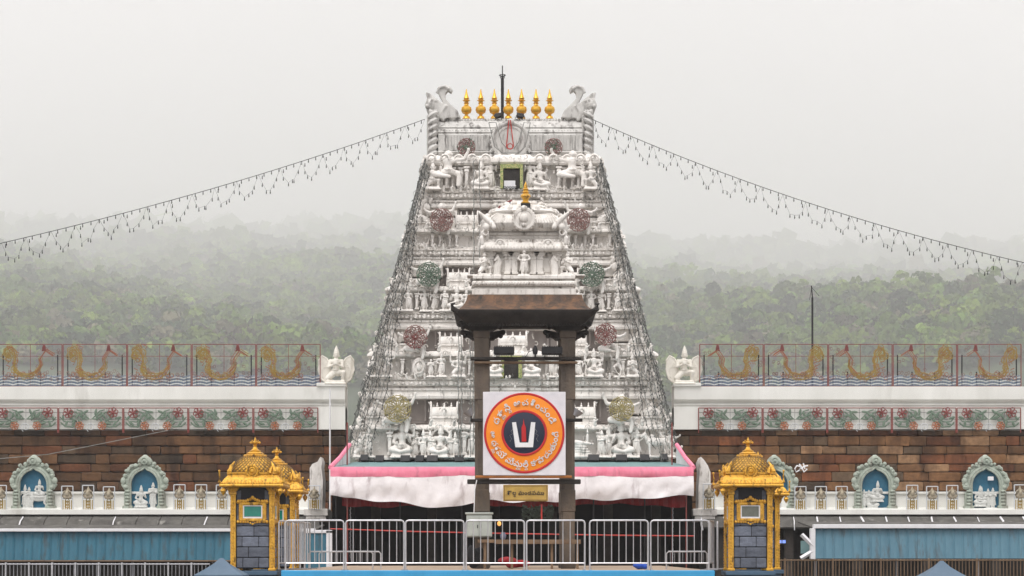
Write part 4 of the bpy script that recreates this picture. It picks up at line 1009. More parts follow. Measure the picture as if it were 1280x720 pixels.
def flower_panel(i, s, xa, xb, label):
    D = 69.82; t = thing('flower_light_panel', label, 'light panel', (xa, D, Z(537, D)), 'wire flower light panels on the wall'); zb, zt2 = Z(538, D), Z(510, D)
    a = MB(); a.tube([(xa, D, zt2), (xb, D, zt2)], .018, 5)
    for x in (xa, xb): a.tube([(x, D, Z(541, D)), (x, D, zt2)], .018, 5)
    a.build('red_frame', panelred, t)
    a = MB(); w, h = xb - xa, zt2 - zb
    for v in (0.02, .25, .5, .8): a.tube([(xa, D + .03, zb + h * v), (xb, D + .03, zb + h * v)], .009, 4)
    for f in (.25, .5, .75): a.tube([(xa + w * f, D + .03, zb), (xa + w * f, D + .03, zt2)], .007, 4)
    a.build('mesh_wires', greywire, t)
    def Q(u, v, dy=0): return (xa + w * u, D - .02 + dy, zb + h * v)
    a = MB()
    for q in (-1, 1):
        U = lambda u: .5 + q * (u - .5)
        a.tube([Q(U(u), v) for u, v in ((.48, .52), (.40, .50), (.34, .62), (.28, .80), (.20, .85), (.14, .72), (.18, .55), (.26, .45), (.30, .28), (.22, .16), (.10, .18), (.03, .35))], .030, 5)
        a.tube([Q(U(u), v) for u, v in ((.48, .50), (.42, .66), (.36, .86), (.28, .92))], .022, 5)
        a.tube([Q(U(u), v) for u, v in ((.30, .60), (.20, .38), (.08, .40), (.02, .60))], .022, 5)
        for k in range(9):
            u, v = ((.36, .74), (.30, .66), (.40, .58), (.23, .32), (.12, .30), (.33, .40), (.07, .56), (.42, .82), (.20, .62))[k]
            a.M = Matrix.Translation(Q(U(u), v, -.01)) @ Matrix.Rotation(rnd.uniform(0, 3.1), 4, 'Y'); a.ball((0, 0, 0), (.12, .02, .045), 6); a.M = Matrix.Identity(4)
    a.build('green_vines', greentube, t)
    def flower(u, v, r, m_, nm_):
        f = MB()
        for k in range(6): an = R(60 * k + 12); c = Q(u, v, -.03); f.torus((c[0] + r * .55 * math.cos(an), c[1], c[2] + r * .55 * math.sin(an)), r * .38, .016, 8, 4)
        f.ball(Q(u, v, -.03), r * .22, 6); f.build(nm_, m_, t)
    flower(.15, .78, .19, redtube, 'red_flower'); flower(.85, .80, .19, redtube, 'red_flower')
    flower(.33, .20, .15, orangetube, 'orange_flower'); flower(.68, .20, .15, orangetube, 'orange_flower')
    f = MB(); c = Q(.5, .14, -.03); f.tube([(c[0] + (.03 + .009 * k) * math.cos(k * .7), c[1], c[2] + (.03 + .009 * k) * math.sin(k * .7)) for k in range(16)], .011, 4); f.build('spiral', whitetube, t)
ords = ['first', 'second', 'third', 'fourth', 'fifth', 'sixth']
for i in range(5):
    xb, xa = 401 - 80.7 * i, 401 - 80.7 * (i + 1)
    swan_panel(i, -1, X(xa, 69.85) + .02, X(xb, 69.85) - .02, '%s wire swan light panel left of the tower, counting outwards' % ords[i])
    xa, xb = 874 + 80.6 * i, 874 + 80.6 * (i + 1)
    swan_panel(i, 1, X(xa, 69.85) + .02, X(xb, 69.85) - .02, '%s wire swan light panel right of the tower, counting outwards' % ords[i])
    xb, xa = 398 - 81.3 * i, 398 - 81.3 * (i + 1)
    flower_panel(i, -1, X(xa, 69.82) + .02, X(xb, 69.82) - .02, '%s red flower light panel left of the tower, counting outwards' % ords[i])
    xa, xb = 872.5 + 80.8 * i, 872.5 + 80.8 * (i + 1)
    flower_panel(i, 1, X(xa, 69.82) + .02, X(xb, 69.82) - .02, '%s red flower light panel right of the tower, counting outwards' % ords[i])
a = MB(); D = 72; a.tube([(X(1015.5, D), D, Z(500, D)), (X(1015.5, D), D, Z(372, D))], .035, 6); a.tube([(X(1015.5, D), D, Z(372, D)), (X(1014.3, D), D, Z(357, D))], .022, 5)
a.tube([(X(1014.5, D), D, Z(359, D)), (X(1024, D), D, Z(370, D))], .008, 4); a.tube([(X(1014.5, D), D, Z(359, D)), (X(1012, D), D, Z(375, D))], .008, 4)
o = a.build('antenna_pole', iron); tag(o, 'thin dark antenna pole standing behind the right wall panels', 'pole')
a = MB(); D = 69.5; a.tube([(X(412.5, D), D, Z(650, D)), (X(412.5, D), D, Z(486, D))], .028, 6); o = a.build('drain_pipe', whitep); tag(o, 'thin white pipe running up the wall left of the tower', 'pipe')
a = MB(); D = 69.6; a.tube([(X(-20, D), D, Z(575, D)), (X(60, D), D, Z(568, D)), (X(210, D), D, Z(538, D))], .012, 4); o = a.build('cable', greywire); tag(o, 'thin grey cable slanting up across the left stone wall', 'cable')
a = MB(); D = 69.75   # white painted sacred mark
a.tube([(X(x, D), D, Z(y, D)) for x, y in ((1000, 583), (996, 582), (993.5, 586), (995, 590), (999, 588), (1001, 583), (999, 580), (1002, 584), (1005, 590), (1009, 586))], .026, 5)
a.tube([(X(x, D), D, Z(y, D)) for x, y in ((1001, 586), (1005, 583), (1010, 582))], .026, 5); a.tube([(X(x, D), D, Z(y, D)) for x, y in ((1004, 579), (1006, 586))], .024, 5)
o = a.build('painted_mark', whitep); tag(o, 'small white curled mark on the right stone wall', 'wall mark')
# ------------------------------------------------------------------ stone pavilion with carved top
MX = X(656, 50.5); MY = 51.6
pav = thing('stone_pavilion', 'small dark four pillared stone pavilion with white carved top and gold finial', 'pavilion', (MX, MY, PZT))
fz = [(50.55, -1), (50.55, 1), (52.6, -1), (52.6, 1)]
for y, s in fz:
    x = MX + s * L(54, 50.5); zt_ = Z(404, 50.5); a = MB()
    def oct_(z0, z1, w, r=.35):
        c = w * r; P = [(-w, -w + c), (-w + c, -w), (w - c, -w), (w, -w + c), (w, w - c), (w - c, w), (-w + c, w), (-w, w - c)]
        a.loops([[(x + px, y + py, z) for px, py in P] for z in (z0, z1)])
    a.bbox(x - .19, x + .19, y - .19, y + .19, PZT, PZT + .16, .02)
    oct_(PZT + .16, Z(640, 50.5), .165, .25); a.bbox(x - .18, x + .18, y - .18, y + .18, Z(640, 50.5), Z(612, 50.5), .02); oct_(Z(612, 50.5), Z(500, 50.5), .165, .45)
    a.bbox(x - .178, x + .178, y - .178, y + .178, Z(500, 50.5), Z(423, 50.5), .015); a.bbox(x - .20, x + .20, y - .20, y + .20, Z(423, 50.5), Z(414, 50.5), .02)
    a.build('pillar', pillarstone, pav)
    b = MB(); b.bbox(x - .30, x + .30, y - .24, y + .24, Z(414, 50.5), Z(405, 50.5), .03)
    for q in (-1, 1): b.cap((x + q * .25, y, Z(409, 50.5)), .10, (x + q * .52, y, Z(404, 50.5)), .07, 8); b.ball((x + q * .46, y, Z(409, 50.5)), (.06, .12, .06), 8)
    b.build('bracket_capital', near_black, pav)
zE = Z(404, 49.7)
a = MB(); a.bbox(MX - 1.45, MX + 1.45, 50.35, 50.75, Z(406, 50.5), Z(396, 50.5), .02); a.bbox(MX - 1.4, MX + 1.4, 52.4, 52.8, Z(399, 50.5), Z(390, 50.5), .02); a.build('ceiling_beams', near_black, pav)
# drooping eave: brown stone above, near-black lip below
ex = L(89, 49.7); hx0 = L(73, 50.4)
def ring(hx, y0, y1, z): return [(MX - hx, y0, z), (MX + hx, y0, z), (MX + hx, y1, z), (MX - hx, y1, z)]
a = MB(); zl = Z(387, 49.75); z2_ = Z(368, 50.3)
rg_ = []
for t in range(7):
    u = t / 6; hx = ex - .03 + (hx0 - ex) * (u ** .62); yy = 49.75 + .62 * (u ** .7); z = zl + (z2_ - zl) * (1 - (1 - u) ** .62) if t else zl
    rg_.append(ring(hx, yy, 53.1 - .62 * (u ** .7), z))
rg_.append(ring(hx0 - .1, 50.5, 52.8, z2_ + .02))
a.loops(rg_); a.build('brown_roof_slab', roofstone, pav)
a = MB(); zb1 = Z(396, 49.75)
def ring2(hx, y0, y1, zf_, zr2): return [(MX - hx, y0, zf_), (MX + hx, y0, zf_), (MX + hx, y1, zr2), (MX - hx, y1, zr2)]
zk = Z(392.5, 49.75)
a.loops([ring2(ex - .32, 50.05, 52.95, Z(403, 49.75) + .05, zk + .05), ring2(ex - .30, 50.02, 52.95, Z(403, 49.75), zk), ring2(ex - .03, 49.72, 53.1, Z(392, 49.75), zk + .05), ring(ex + .02, 49.68, 53.15, Z(388, 49.75)), ring(ex + .02, 49.68, 53.15, zl - .002), ring(ex - .1, 49.9, 53.0, zl + .01)])
for i in range(44):
    x = MX - ex + .36 + (2 * ex - .72) * i / 43; a.box(x - .018, x + .018, 50.0, 50.06, Z(405.5, 49.75), Z(401, 49.75))
for s in (-1, 1):
    a.tube([(MX + s * (ex - .08), 49.72, zl - .05), (MX + s * (ex + .02), 49.66, zl + .01), (MX + s * (ex + .05), 49.64, zl + .12), (MX + s * (ex - .03), 49.66, zl + .14)], [.07, .07, .05, .03], 8)
a.build('eave_lip', near_black, pav)
# white top: plinth courses, shrine body, domed roof
DP = 50.6
def hxp(n): return L(n, DP)
def zr_(y): return Z(y, DP)
cx = X(655, DP)
a = MB()
def slab(h, y0, z0, z1, b=.015, yb=52.5): a.bbox(cx - hxp(h), cx + hxp(h), y0, yb, z0, z1, b)
slab(65, DP - .05, zr_(369), zr_(361)); slab(62, DP + .02, zr_(361), zr_(358)); slab(65, DP - .08, zr_(358), zr_(351.5), .03); slab(61, DP + .02, zr_(351.5), zr_(349)); slab(64, DP - .06, zr_(349), zr_(344.5))
for i in range(34): x = cx - hxp(62) + hxp(124) * i / 33; a.ball((x, DP - .09, zr_(354.7)), (.035, .03, .035), 5)
a.build('plinth', plaster, pav)
a = MB(); DB = DP + .38
slab(47, DB, zr_(345), zr_(313), .02, 52.2); slab(49, DB - .05, zr_(345), zr_(341), .02, 52.2); slab(48.5, DB - .03, zr_(338), zr_(336), .01, 52.2)
for px in (-42, -20, -12, 12, 20, 42):
    x = cx + hxp(px); w = .075; a.bbox(x - w, x + w, DB - .10, DB, zr_(340), zr_(318), .01); a.bbox(x - w * 1.5, x + w * 1.5, DB - .13, DB, zr_(318), zr_(315.5), .01); a.bbox(x - w * 1.25, x + w * 1.25, DB - .12, DB, zr_(322.5), zr_(321), .01); a.bbox(x - w * 1.9, x + w * 1.9, DB - .16, DB, zr_(315.5), zr_(312.5), .01)
    a.bbox(x - w * 1.3, x + w * 1.3, DB - .12, DB, zr_(341), zr_(338), .01)
for s in (-1, 1): a.bbox(cx + s * hxp(31) - hxp(8.5), cx + s * hxp(31) + hxp(8.5), DB - .03, DB, zr_(336), zr_(320), .01)
a.build('shrine_body', plaster, pav)
a = MB(); q_ = DP + .38
# rolled eave of the shrine (all four sides)
def rr(h, dy, z): return [(cx - hxp(h), q_ - dy, z), (cx + hxp(h), q_ - dy, z), (cx + hxp(h), 52.25 + dy, z), (cx - hxp(h), 52.25 + dy, z)]
a.loops([rr(47, .0, zr_(313)), rr(54, .30, zr_(312.5)), rr(55, .33, zr_(310)), rr(53.5, .28, zr_(303)), rr(50, .15, zr_(298)), rr(46, .02, zr_(295)), rr(46, .02, zr_(292)), rr(49, .08, zr_(291)), rr(49, .08, zr_(288)), rr(45, 0, zr_(287))])
for i in range(25): x = cx - hxp(50) + hxp(100) * i / 24; a.ball((x, q_ - .31, zr_(309)), (.04, .04, .05), 5)
for k in range(19):
    x = cx - hxp(49) + hxp(98) * k / 18; a.ball((x, q_ - .22, zr_(299.5)), (.035, .03, .04), 5)
for s in (-1, 1): a.torus((cx + s * hxp(30), q_ - .29, zr_(304)), .10, .022, 12, 5, 'y', -10, 190); a.ball((cx + s * hxp(30), q_ - .29, zr_(303)), (.06, .04, .06), 6)
# vaulted dome, rounder at the shoulders
pr = [(43, .15, 287), (46.5, .28, 283), (47, .32, 278), (45, .28, 272.5), (40, .18, 267.5), (33, .05, 263)]
rings = []
for h, dy, yy in pr: rings.append([(cx - hxp(h), q_ - dy, zr_(yy)), (cx - hxp(h * .5), q_ - dy - .04, zr_(yy)), (cx + hxp(h * .5), q_ - dy - .04, zr_(yy)), (cx + hxp(h), q_ - dy, zr_(yy)), (cx + hxp(h), 52.25 + dy, zr_(yy)), (cx + hxp(h * .5), 52.25 + dy, zr_(yy)), (cx - hxp(h * .5), 52.25 + dy, zr_(yy)), (cx - hxp(h), 52.25 + dy, zr_(yy))])
a.loops(rings)
for k in range(26):
    f = -1 + 2 * k / 25
    if abs(f) < .22: continue
    a.tube([(cx + hxp(h) * f * .93, q_ - dy - .035, zr_(yy)) for h, dy, yy in pr], .013, 4)
a.build('vaulted_dome', plaster, pav)
a = MB()
a.lathe([(.86, 0), (.92, .05), (.86, .10), (.72, .14), (.62, .22), (.40, .27), (.30, .33), (.24, .36), (.10, .38)], (cx, 51.4, zr_(264)), 28, .35, sx=.92, sy=.75)
for k in range(22): an = 2 * math.pi * k / 22; a.ball((cx + .80 * math.cos(an), 51.4 + .64 * math.sin(an), zr_(263) + .07), (.09, .07, .08), 6)
for k in range(12): an = 2 * math.pi * k / 12; a.ball((cx + .50 * math.cos(an), 51.4 + .42 * math.sin(an), zr_(263) + .25), (.09, .07, .07), 6)
a.build('lotus_cap', plaster, pav)
# medallion
a = MB(); c = (cx, q_ - .40, zr_(274)); a.torus(c, L(12, DP), .05, 28, 6); a.torus((c[0], c[1], c[2]), L(9.3, DP), .022, 24, 5)
a.M = Matrix.Translation(c) @ Matrix.Rotation(R(90), 4, 'X'); a.lathe([(.23, -.08), (.24, 0), (.2, .03), (.02, .05)], (0, 0, 0), 24); a.M = Matrix.Identity(4)
for k in range(18): an = R(-50 + 280 * k / 17); a.ball((c[0] + L(13.8, DP) * math.cos(an), c[1], c[2] + L(13.8, DP) * math.sin(an)), .034, 6)
a.ball((c[0], c[1] - .06, c[2] + .02), (.10, .06, .12), 10); a.ball((c[0], c[1] - .05, c[2] - .15), (.07, .05, .06), 8)
a.ball((c[0], c[1] - .03, c[2] + L(13.5, DP)), (.09, .08, .07), 8); pass
a.build('lion_medallion', plaster, pav)
for s in (-1, 1):   # horned gables at both ends of the vault
    b = MB(); U = lambda n, y, dy=0: (cx + s * hxp(n), q_ - .12 + dy, zr_(y))
    b.cap(U(48, 296), .09, U(49, 277), .11); b.cap(U(49, 277), .11, U(46, 268), .07); b.cap(U(44, 276, -.2), .07, U(55, 266, -.2), .04); b.cap(U(40, 279, -.25), .06, U(38, 284, -.28), .07)
    b.cap(U(50, 270), .07, U(57, 262), .02); b.ball(U(47, 283, -.16), (.10, .10, .10), 10); b.ball(U(51, 291, -.12), (.07, .07, .08), 10); b.torus(U(45, 277, -.2), .10, .022, 12, 5); b.torus(U(48, 290, -.2), .07, .02, 12, 5); b.cap(U(52, 285), .06, U(57, 280), .03)
    b.cap(U(50, 300), .06, U(47, 292), .08); b.cap(U(52, 304, -.15), .05, U(53, 297, -.15), .06); b.cap(U(48, 274, .4), .12, U(48, 274, 1.5), .12)
    me_ = voxel(b, 'horned_gable', plaster, .016); o = bpy.data.objects.new('horned_gable', me_); COL.objects.link(o); o.parent = pav; o.location = -pav.location
FP = {'stand': fig('stand', 'hip+hip', m=plaster, name='standing_figure'), 'kneel': fig('kneel', 'pray+pray', 'bun', m=plaster, name='seated_figure', voxel_size=.011)}
inst('standing_figure', FP['stand'], pav, (cx, DB - .26, zr_(345) + .03), L(37, DP) / 1.0)
for s, nx_ in ((-1, -50), (1, 55)):
    o = inst('seated_figure', FP['kneel'], pav, (cx + hxp(nx_), DP + .18, zr_(345) + .05), L(33, DP) / .74 * .98, R(-s * 25)); o.scale.x *= -s
    b = MB(); x = cx + hxp(nx_) - s * .30
    b.tube([(x, DP + .26, zr_(344)), (x - s * .02, DP + .26, zr_(333)), (x - s * .06, DP + .26, zr_(325)), (x - s * .02, DP + .22, zr_(320)), (x + s * .04, DP + .20, zr_(325))], [.10, .10, .10, .08, .03], 8); b.build('scroll_wing', plaster, pav)
    b = MB(); b.bbox(cx + hxp(nx_) - .42, cx + hxp(nx_) + .42, DP - .02, DP + .5, zr_(345), zr_(343), .01); b.build('statue_base', plaster, pav)
a = MB(); u = L(1, 51) * 1.05; xx = X(657, 50.75); zz_ = Z(262, 51.3)
a.bbox(xx - .12, xx + .12, 50.65, 50.9, zz_ - .15, Z(254.5, 50.75), .01); a.build('finial_socket', iron, pav)
a = MB(); a.lathe([(4.5 * u, 0), (5 * u, 2 * u), (3.2 * u, 3.5 * u), (3.5 * u, 5 * u), (4.4 * u, 7 * u), (6.2 * u, 9 * u), (5 * u, 11.5 * u), (3 * u, 12.5 * u), (4.3 * u, 14 * u), (2.8 * u, 15.5 * u), (3.6 * u, 17.5 * u), (2.2 * u, 19 * u), (2.5 * u, 21 * u), (1.2 * u, 24 * u), (.3 * u, 26.5 * u)], (xx, 50.77, Z(255, 50.75)), 18)
a.build('gold_finial', gold_paint, pav)
# rainbow arch of lights behind the little dome
t = thing('arch_lights', 'multicoloured arch of light wires behind the pavilion dome', 'light frame', (X(628, 69), 69, Z(278, 69)))
for r_, m_, nm_ in ((29, bluetube, 'blue_strand'), (26.5, olivetube, 'gold_strand'), (31.5, redtube, 'red_strand')):
    a = MB(); a.torus((X(646, 69), 69, Z(282, 69)), L(r_, 69), .045, 22, 5, 'y', 100, 175); a.build(nm_, m_, t)

# beams tied across the pillars
def beam(label, y0, y1, pa, pb, D, m, cat='beam', name='cross_beam'):
    a = MB(); a.bbox(X(pa, D), X(pb, D), D, D + .14, Z(y1, D), Z(y0, D), .015); o = a.build(name, m); return tag(o, label, cat)
beam('dark timber crossbeam carrying two floodlights on the pavilion pillars', 446, 450, 588, 727, 50.2, near_black)
beam('lower timber crossbeam just under the one with the floodlights', 451.5, 454.5, 592, 722, 50.22, wood)
beam('dark crossbeam behind the round sign board on the pavilion pillars', 523, 527, 588, 728, 50.2, near_black)
beam('dark crossbeam above the gold name plate on the pavilion pillars', 599, 605, 584, 726, 50.05, near_black)
beam('orange brown rail just below the square sign board', 594.3, 597.5, 594, 715, 49.92, mat('orange_brown_rail', (.42, .15, .03), .7, (.25, .10, .03), 6), 'rail', 'sign_rail')
for i, (pa, pb) in enumerate(((617, 643), (677, 703))):
    D = 50.1; t = thing('floodlight', ['left long black floodlight on the pavilion crossbeam', 'right long black floodlight on the pavilion crossbeam'][i], 'floodlight', (X((pa + pb) / 2, D), D, Z(446, D)), 'floodlights on the pavilion crossbeam')
    a = MB(); a.bbox(X(pa, D), X(pb, D), D - .12, D + .14, Z(443.5, D), Z(433.5, D), .03)
    for k in range(9): x = X(pa, D) + (X(pb, D) - X(pa, D)) * (k + .5) / 9; a.box(x - .008, x + .008, D - .13, D + .12, Z(444, D), Z(433, D))
    a.build('lamp_housing', iron, t)
    a = MB(); a.tube([(X(pa + 4, D), D, Z(446, D)), (X(pa + 4, D), D, Z(443, D)), (X(pb - 4, D), D, Z(443, D)), (X(pb - 4, D), D, Z(446, D))], .015, 5); a.build('bracket', iron, t)
t = thing('spotlight', 'small black spotlight between the two long floodlights on the crossbeam', 'spotlight', (X(669, 50.1), 50.1, Z(446, 50.1)))
a = MB(); a.lathe([(.05, 0), (.07, .08), (.05, .16), (.02, .22)], (X(669, 50.1), 50.1, Z(443, 50.1)), 10); a.build('lamp_housing', iron, t)
a = MB(); a.tube([(X(669, 50.1), 50.1, Z(446, 50.1)), (X(669, 50.1), 50.1, Z(442, 50.1))], .02, 6); a.tube([(X(666, 50.1), 50.1, Z(438, 50.1)), (X(661, 50.1), 50.05, Z(440, 50.1)), (X(657, 50.1), 50.1, Z(446, 50.1))], .008, 4); a.build('bracket', iron, t)
for i, px in enumerate((589, 719)):
    D = 50; t = thing('spotlight', ['small dark spotlight clamped left of the round sign', 'small dark spotlight clamped right of the round sign'][i], 'spotlight', (X(px, D), D, Z(523, D)), 'spotlights beside the round sign')
    q = -1 if i == 0 else 1
    a = MB(); a.M = Matrix.Translation((X(px, D), D - .02, Z(520, D))) @ Matrix.Rotation(R(q * 35), 4, 'Y'); a.lathe([(.06, 0), (.12, .14), (.13, .16), (.02, .165)], (0, 0, 0), 12); a.build('lamp_housing', steel_dull, t)
    a = MB(); a.tube([(X(px, D), D, Z(525, D)), (X(px, D), D, Z(520, D))], .015, 5); a.build('bracket', iron, t)

# ------------------------------------------------------------------ sign board with the round emblem and Telugu writing
SB = 49.9
sg = thing('sign_board', 'square white board with an orange ring of Telugu writing round a dark disc', 'sign', (X(655, SB), SB, Z(594, SB)))
a = MB(); a.bbox(X(603.8, SB), X(707, SB), SB, SB + .05, Z(594.2, SB), Z(489.8, SB), .008); a.build('board', boardp, sg)
cc = (X(655.3, SB), SB, Z(541.3, SB)); px1 = L(1, SB)
def disc(name, r0, r1, m, d):
    a = MB(); n = 72; a.M = Matrix.Translation((cc[0], SB - d, cc[2])) @ Matrix.Rotation(R(90), 4, 'X')
    if r0 <= 0: a.lathe([(r1 * px1, -.004), (r1 * px1, .010), (r1 * px1 * .98, .014), (.001, .014)], (0, 0, 0), n)
    else:
        rs = [(r0, -.004), (r0, .012), (r0 + .4, .016), (r1 - .4, .016), (r1, .012), (r1, -.004)]; vs = []; fs = []
        for r, z in rs:
            for i in range(n): an = 2 * math.pi * i / n; vs.append((r * px1 * math.cos(an), r * px1 * math.sin(an), z))
        for j in range(len(rs) - 1):
            for i in range(n): p = j * n + i; q = j * n + (i + 1) % n; fs.append((p, p + n, q + n, q))
        a.add(vs, fs)
    return a.build(name, m, sg)
disc('orange_ring', 0, 48.4, orangep, .004); disc('outer_red_rim', 47.6, 50.4, redp2, .006); disc('inner_red_rim', 25.8, 28.7, redp2, .022); disc('dark_disc', 0, 26.2, navy, .018)
a = MB(); P = lambda x, y: (X(595 + x / 4.8, SB), Z(480 + y / 4.8, SB))
a.prism([P(*p) for p in ((216, 231), (240, 229), (262, 352), (314, 352), (330, 229), (356, 231), (342, 380), (236, 380))], SB - .050, SB - .030); a.build('white_mark', whitep, sg)
a = MB(); a.prism([P(*p) for p in ((286, 208), (290, 240), (299, 262), (302, 345), (274, 347), (273, 262), (282, 240))], SB - .052, SB - .030); a.build('red_flame_mark', redp2, sg)
a = MB()
for s in (-1, 1): a.tube([(P(x, y)[0], SB - .034, P(x, y)[1]) for x, y in ((288 + s * 66, 270), (288 + s * 78, 285), (288 + s * 70, 300), (288 + s * 86, 308), (288 + s * 74, 330), (288 + s * 84, 345))], .006, 4)
a.build('faint_scrolls', steel_dull, sg)

# glyph outlines, one mesh per character, cached
GL = {}
def glyph(ch):
    if ch not in GL:
        c = bpy.data.curves.new('glyph_curve', 'FONT'); c.body = ch; c.resolution_u = 4; c.extrude = .04; c.offset = .012
        o = bpy.data.objects.new('glyph_curve', c); COL.objects.link(o); dg = bpy.context.evaluated_depsgraph_get(); ev = o.evaluated_get(dg); me = ev.to_mesh()
        GL[ch] = ([tuple(v.co) for v in me.vertices], [tuple(p.vertices) for p in me.polygons]); ev.to_mesh_clear(); bpy.data.objects.remove(o); bpy.data.curves.remove(c)
    return GL[ch]
def cluster(parts):
    """[(char, mode)]: b base, m mark above or after, s small form below; returns verts, faces, width"""
    V = []; Fc = []; cur = 0.0; base_w = 0.0; base_x = 0.0
    for ch, mode in parts:
        v, f = glyph(ch); mx = max((p[0] for p in v), default=.4); mn = min((p[0] for p in v), default=0)
        if mode == 's': tr = [((p[0] - (mx + mn) / 2) * .52 + base_x + base_w * .62, p[1] * .52 - .36, p[2] + .01) for p in v]
        elif mode == 'm': tr = [(p[0] + cur, p[1], p[2] + .02) for p in v]
        else: tr = [(p[0] + cur, p[1], p[2]) for p in v]; base_x = cur; base_w = mx
        b = len(V); V += tr; Fc += [tuple(b + i for i in q) for q in f]
        if mode in 'bm': cur += max(mx + .02, 0) if mode == 'b' or mx > .1 else 0
    return V, Fc, cur
def write(mb, cls, size, place, gap=.05):
    """place(s, w) -> matrix for text running length s"""
    cur = 0.0; tot = 0; C = []
    for c in cls:
        if c is None: C.append((None, None, .32)); tot += .32; continue
        k = cluster(c); C.append(k); tot += k[2] + gap
    for V, Fc, w in C:
        if V is not None: mb.M = place((cur + w / 2) * size, tot * size) @ Matrix.Scale(size, 4) @ Matrix.Translation((-w / 2, 0, 0)); mb.add(V, Fc); mb.M = Matrix.Identity(4)
        cur += w + (gap if V is not None else 0)
    return tot * size
flat = Matrix.Rotation(R(90), 4, 'X')
top = [[('ధ', 'b')], [('ర', 'b'), ('మ', 's'), ('ా', 'm')], [('న', 'b'), ('ి', 'm'), ('న', 's')], None, [('ఆ', 'b')], [('చ', 'b')], [('ర', 'b'), ('ి', 'm')], [('ం', 'b')], [('చ', 'b')], [('ం', 'b')], [('డ', 'b'), ('ి', 'm')]]
bot = [[('ఆ', 'b')], None, [('ధ', 'b')], [('ర', 'b'), ('మ', 's')], [('మ', 'b'), ('ే', 'm')], None, [('మ', 'b'), ('ి', 'm')], [('మ', 'b'), ('మ', 's')], [('ల', 'b'), ('ి', 'm'), ('న', 's')], None, [('క', 'b'), ('ా', 'm')], [('ప', 'b'), ('ా', 'm')], [('డ', 'b'), ('ు', 'm')], [('త', 'b'), ('ు', 'm')], [('ం', 'b')], [('ద', 'b'), ('ి', 'm')]]
def measure(cl, gap=.05): return sum(.32 if c is None else cluster(c)[2] + gap for c in cl)
a = MB(); r_t = 34.6 * px1
arc = R(146); sz = min(arc * r_t / measure(top), 13.5 * px1)
def pt(s, tot): an = R(90) + arc * (tot / 2 - s) / tot; return Matrix.Translation((cc[0] + r_t * math.cos(an), SB - .03, cc[2] + r_t * math.sin(an))) @ Matrix.Rotation(-(an - R(90)), 4, 'Y') @ flat
write(a, top, sz, pt)
arc2 = R(186); r_b = 42.6 * px1; sz2 = min(R(184) * r_b / measure(bot), 13.5 * px1)
def pb2(s, tot): an = R(270) - arc2 / 2 + arc2 * s / tot; return Matrix.Translation((cc[0] + r_b * math.cos(an), SB - .03, cc[2] + r_b * math.sin(an))) @ Matrix.Rotation(-(an + R(90)), 4, 'Y') @ flat
write(a, bot, sz2, pb2)
a.build('telugu_lettering', silver, sg, sharp=60)
NP = 49.85
t = thing('name_plate', 'small golden name plate with black Telugu writing under the round sign', 'name plate', (X(657, NP), NP, Z(626, NP)))
a = MB(); a.bbox(X(629, NP), X(685, NP), NP, NP + .03, Z(626.5, NP), Z(606, NP), .006); pl = a.build('plate', mat('brass_plate', (.50, .33, .08), .45, (.38, .24, .06), 5, metal=.2), t)
a = MB()
for (x0, x1, y0, y1) in ((630, 684, 625.5, 624.7), (630, 684, 607.6, 606.9), (630, 630.7, 625.5, 607), (683.3, 684, 625.5, 607)): a.box(X(x0, NP), X(x1, NP), NP - .008, NP + .001, Z(y0, NP), Z(y1, NP))
a.build('border_line', gold_dark, t)
a = MB(); nt_ = [[('గ', 'b'), ('ొ', 'm')], [('ల', 'b'), ('ల', 's')], None, [('మ', 'b')], [('ం', 'b')], [('డ', 'b')], [('ప', 'b')], [('మ', 'b'), ('ు', 'm')]]
szp = L(47, NP) / measure(nt_)
write(a, nt_, szp, lambda s, tot: Matrix.Translation((X(657, NP) - tot / 2 + s, NP - .008, Z(618.5, NP))) @ flat)
a.build('telugu_lettering', iron, t, sharp=60)

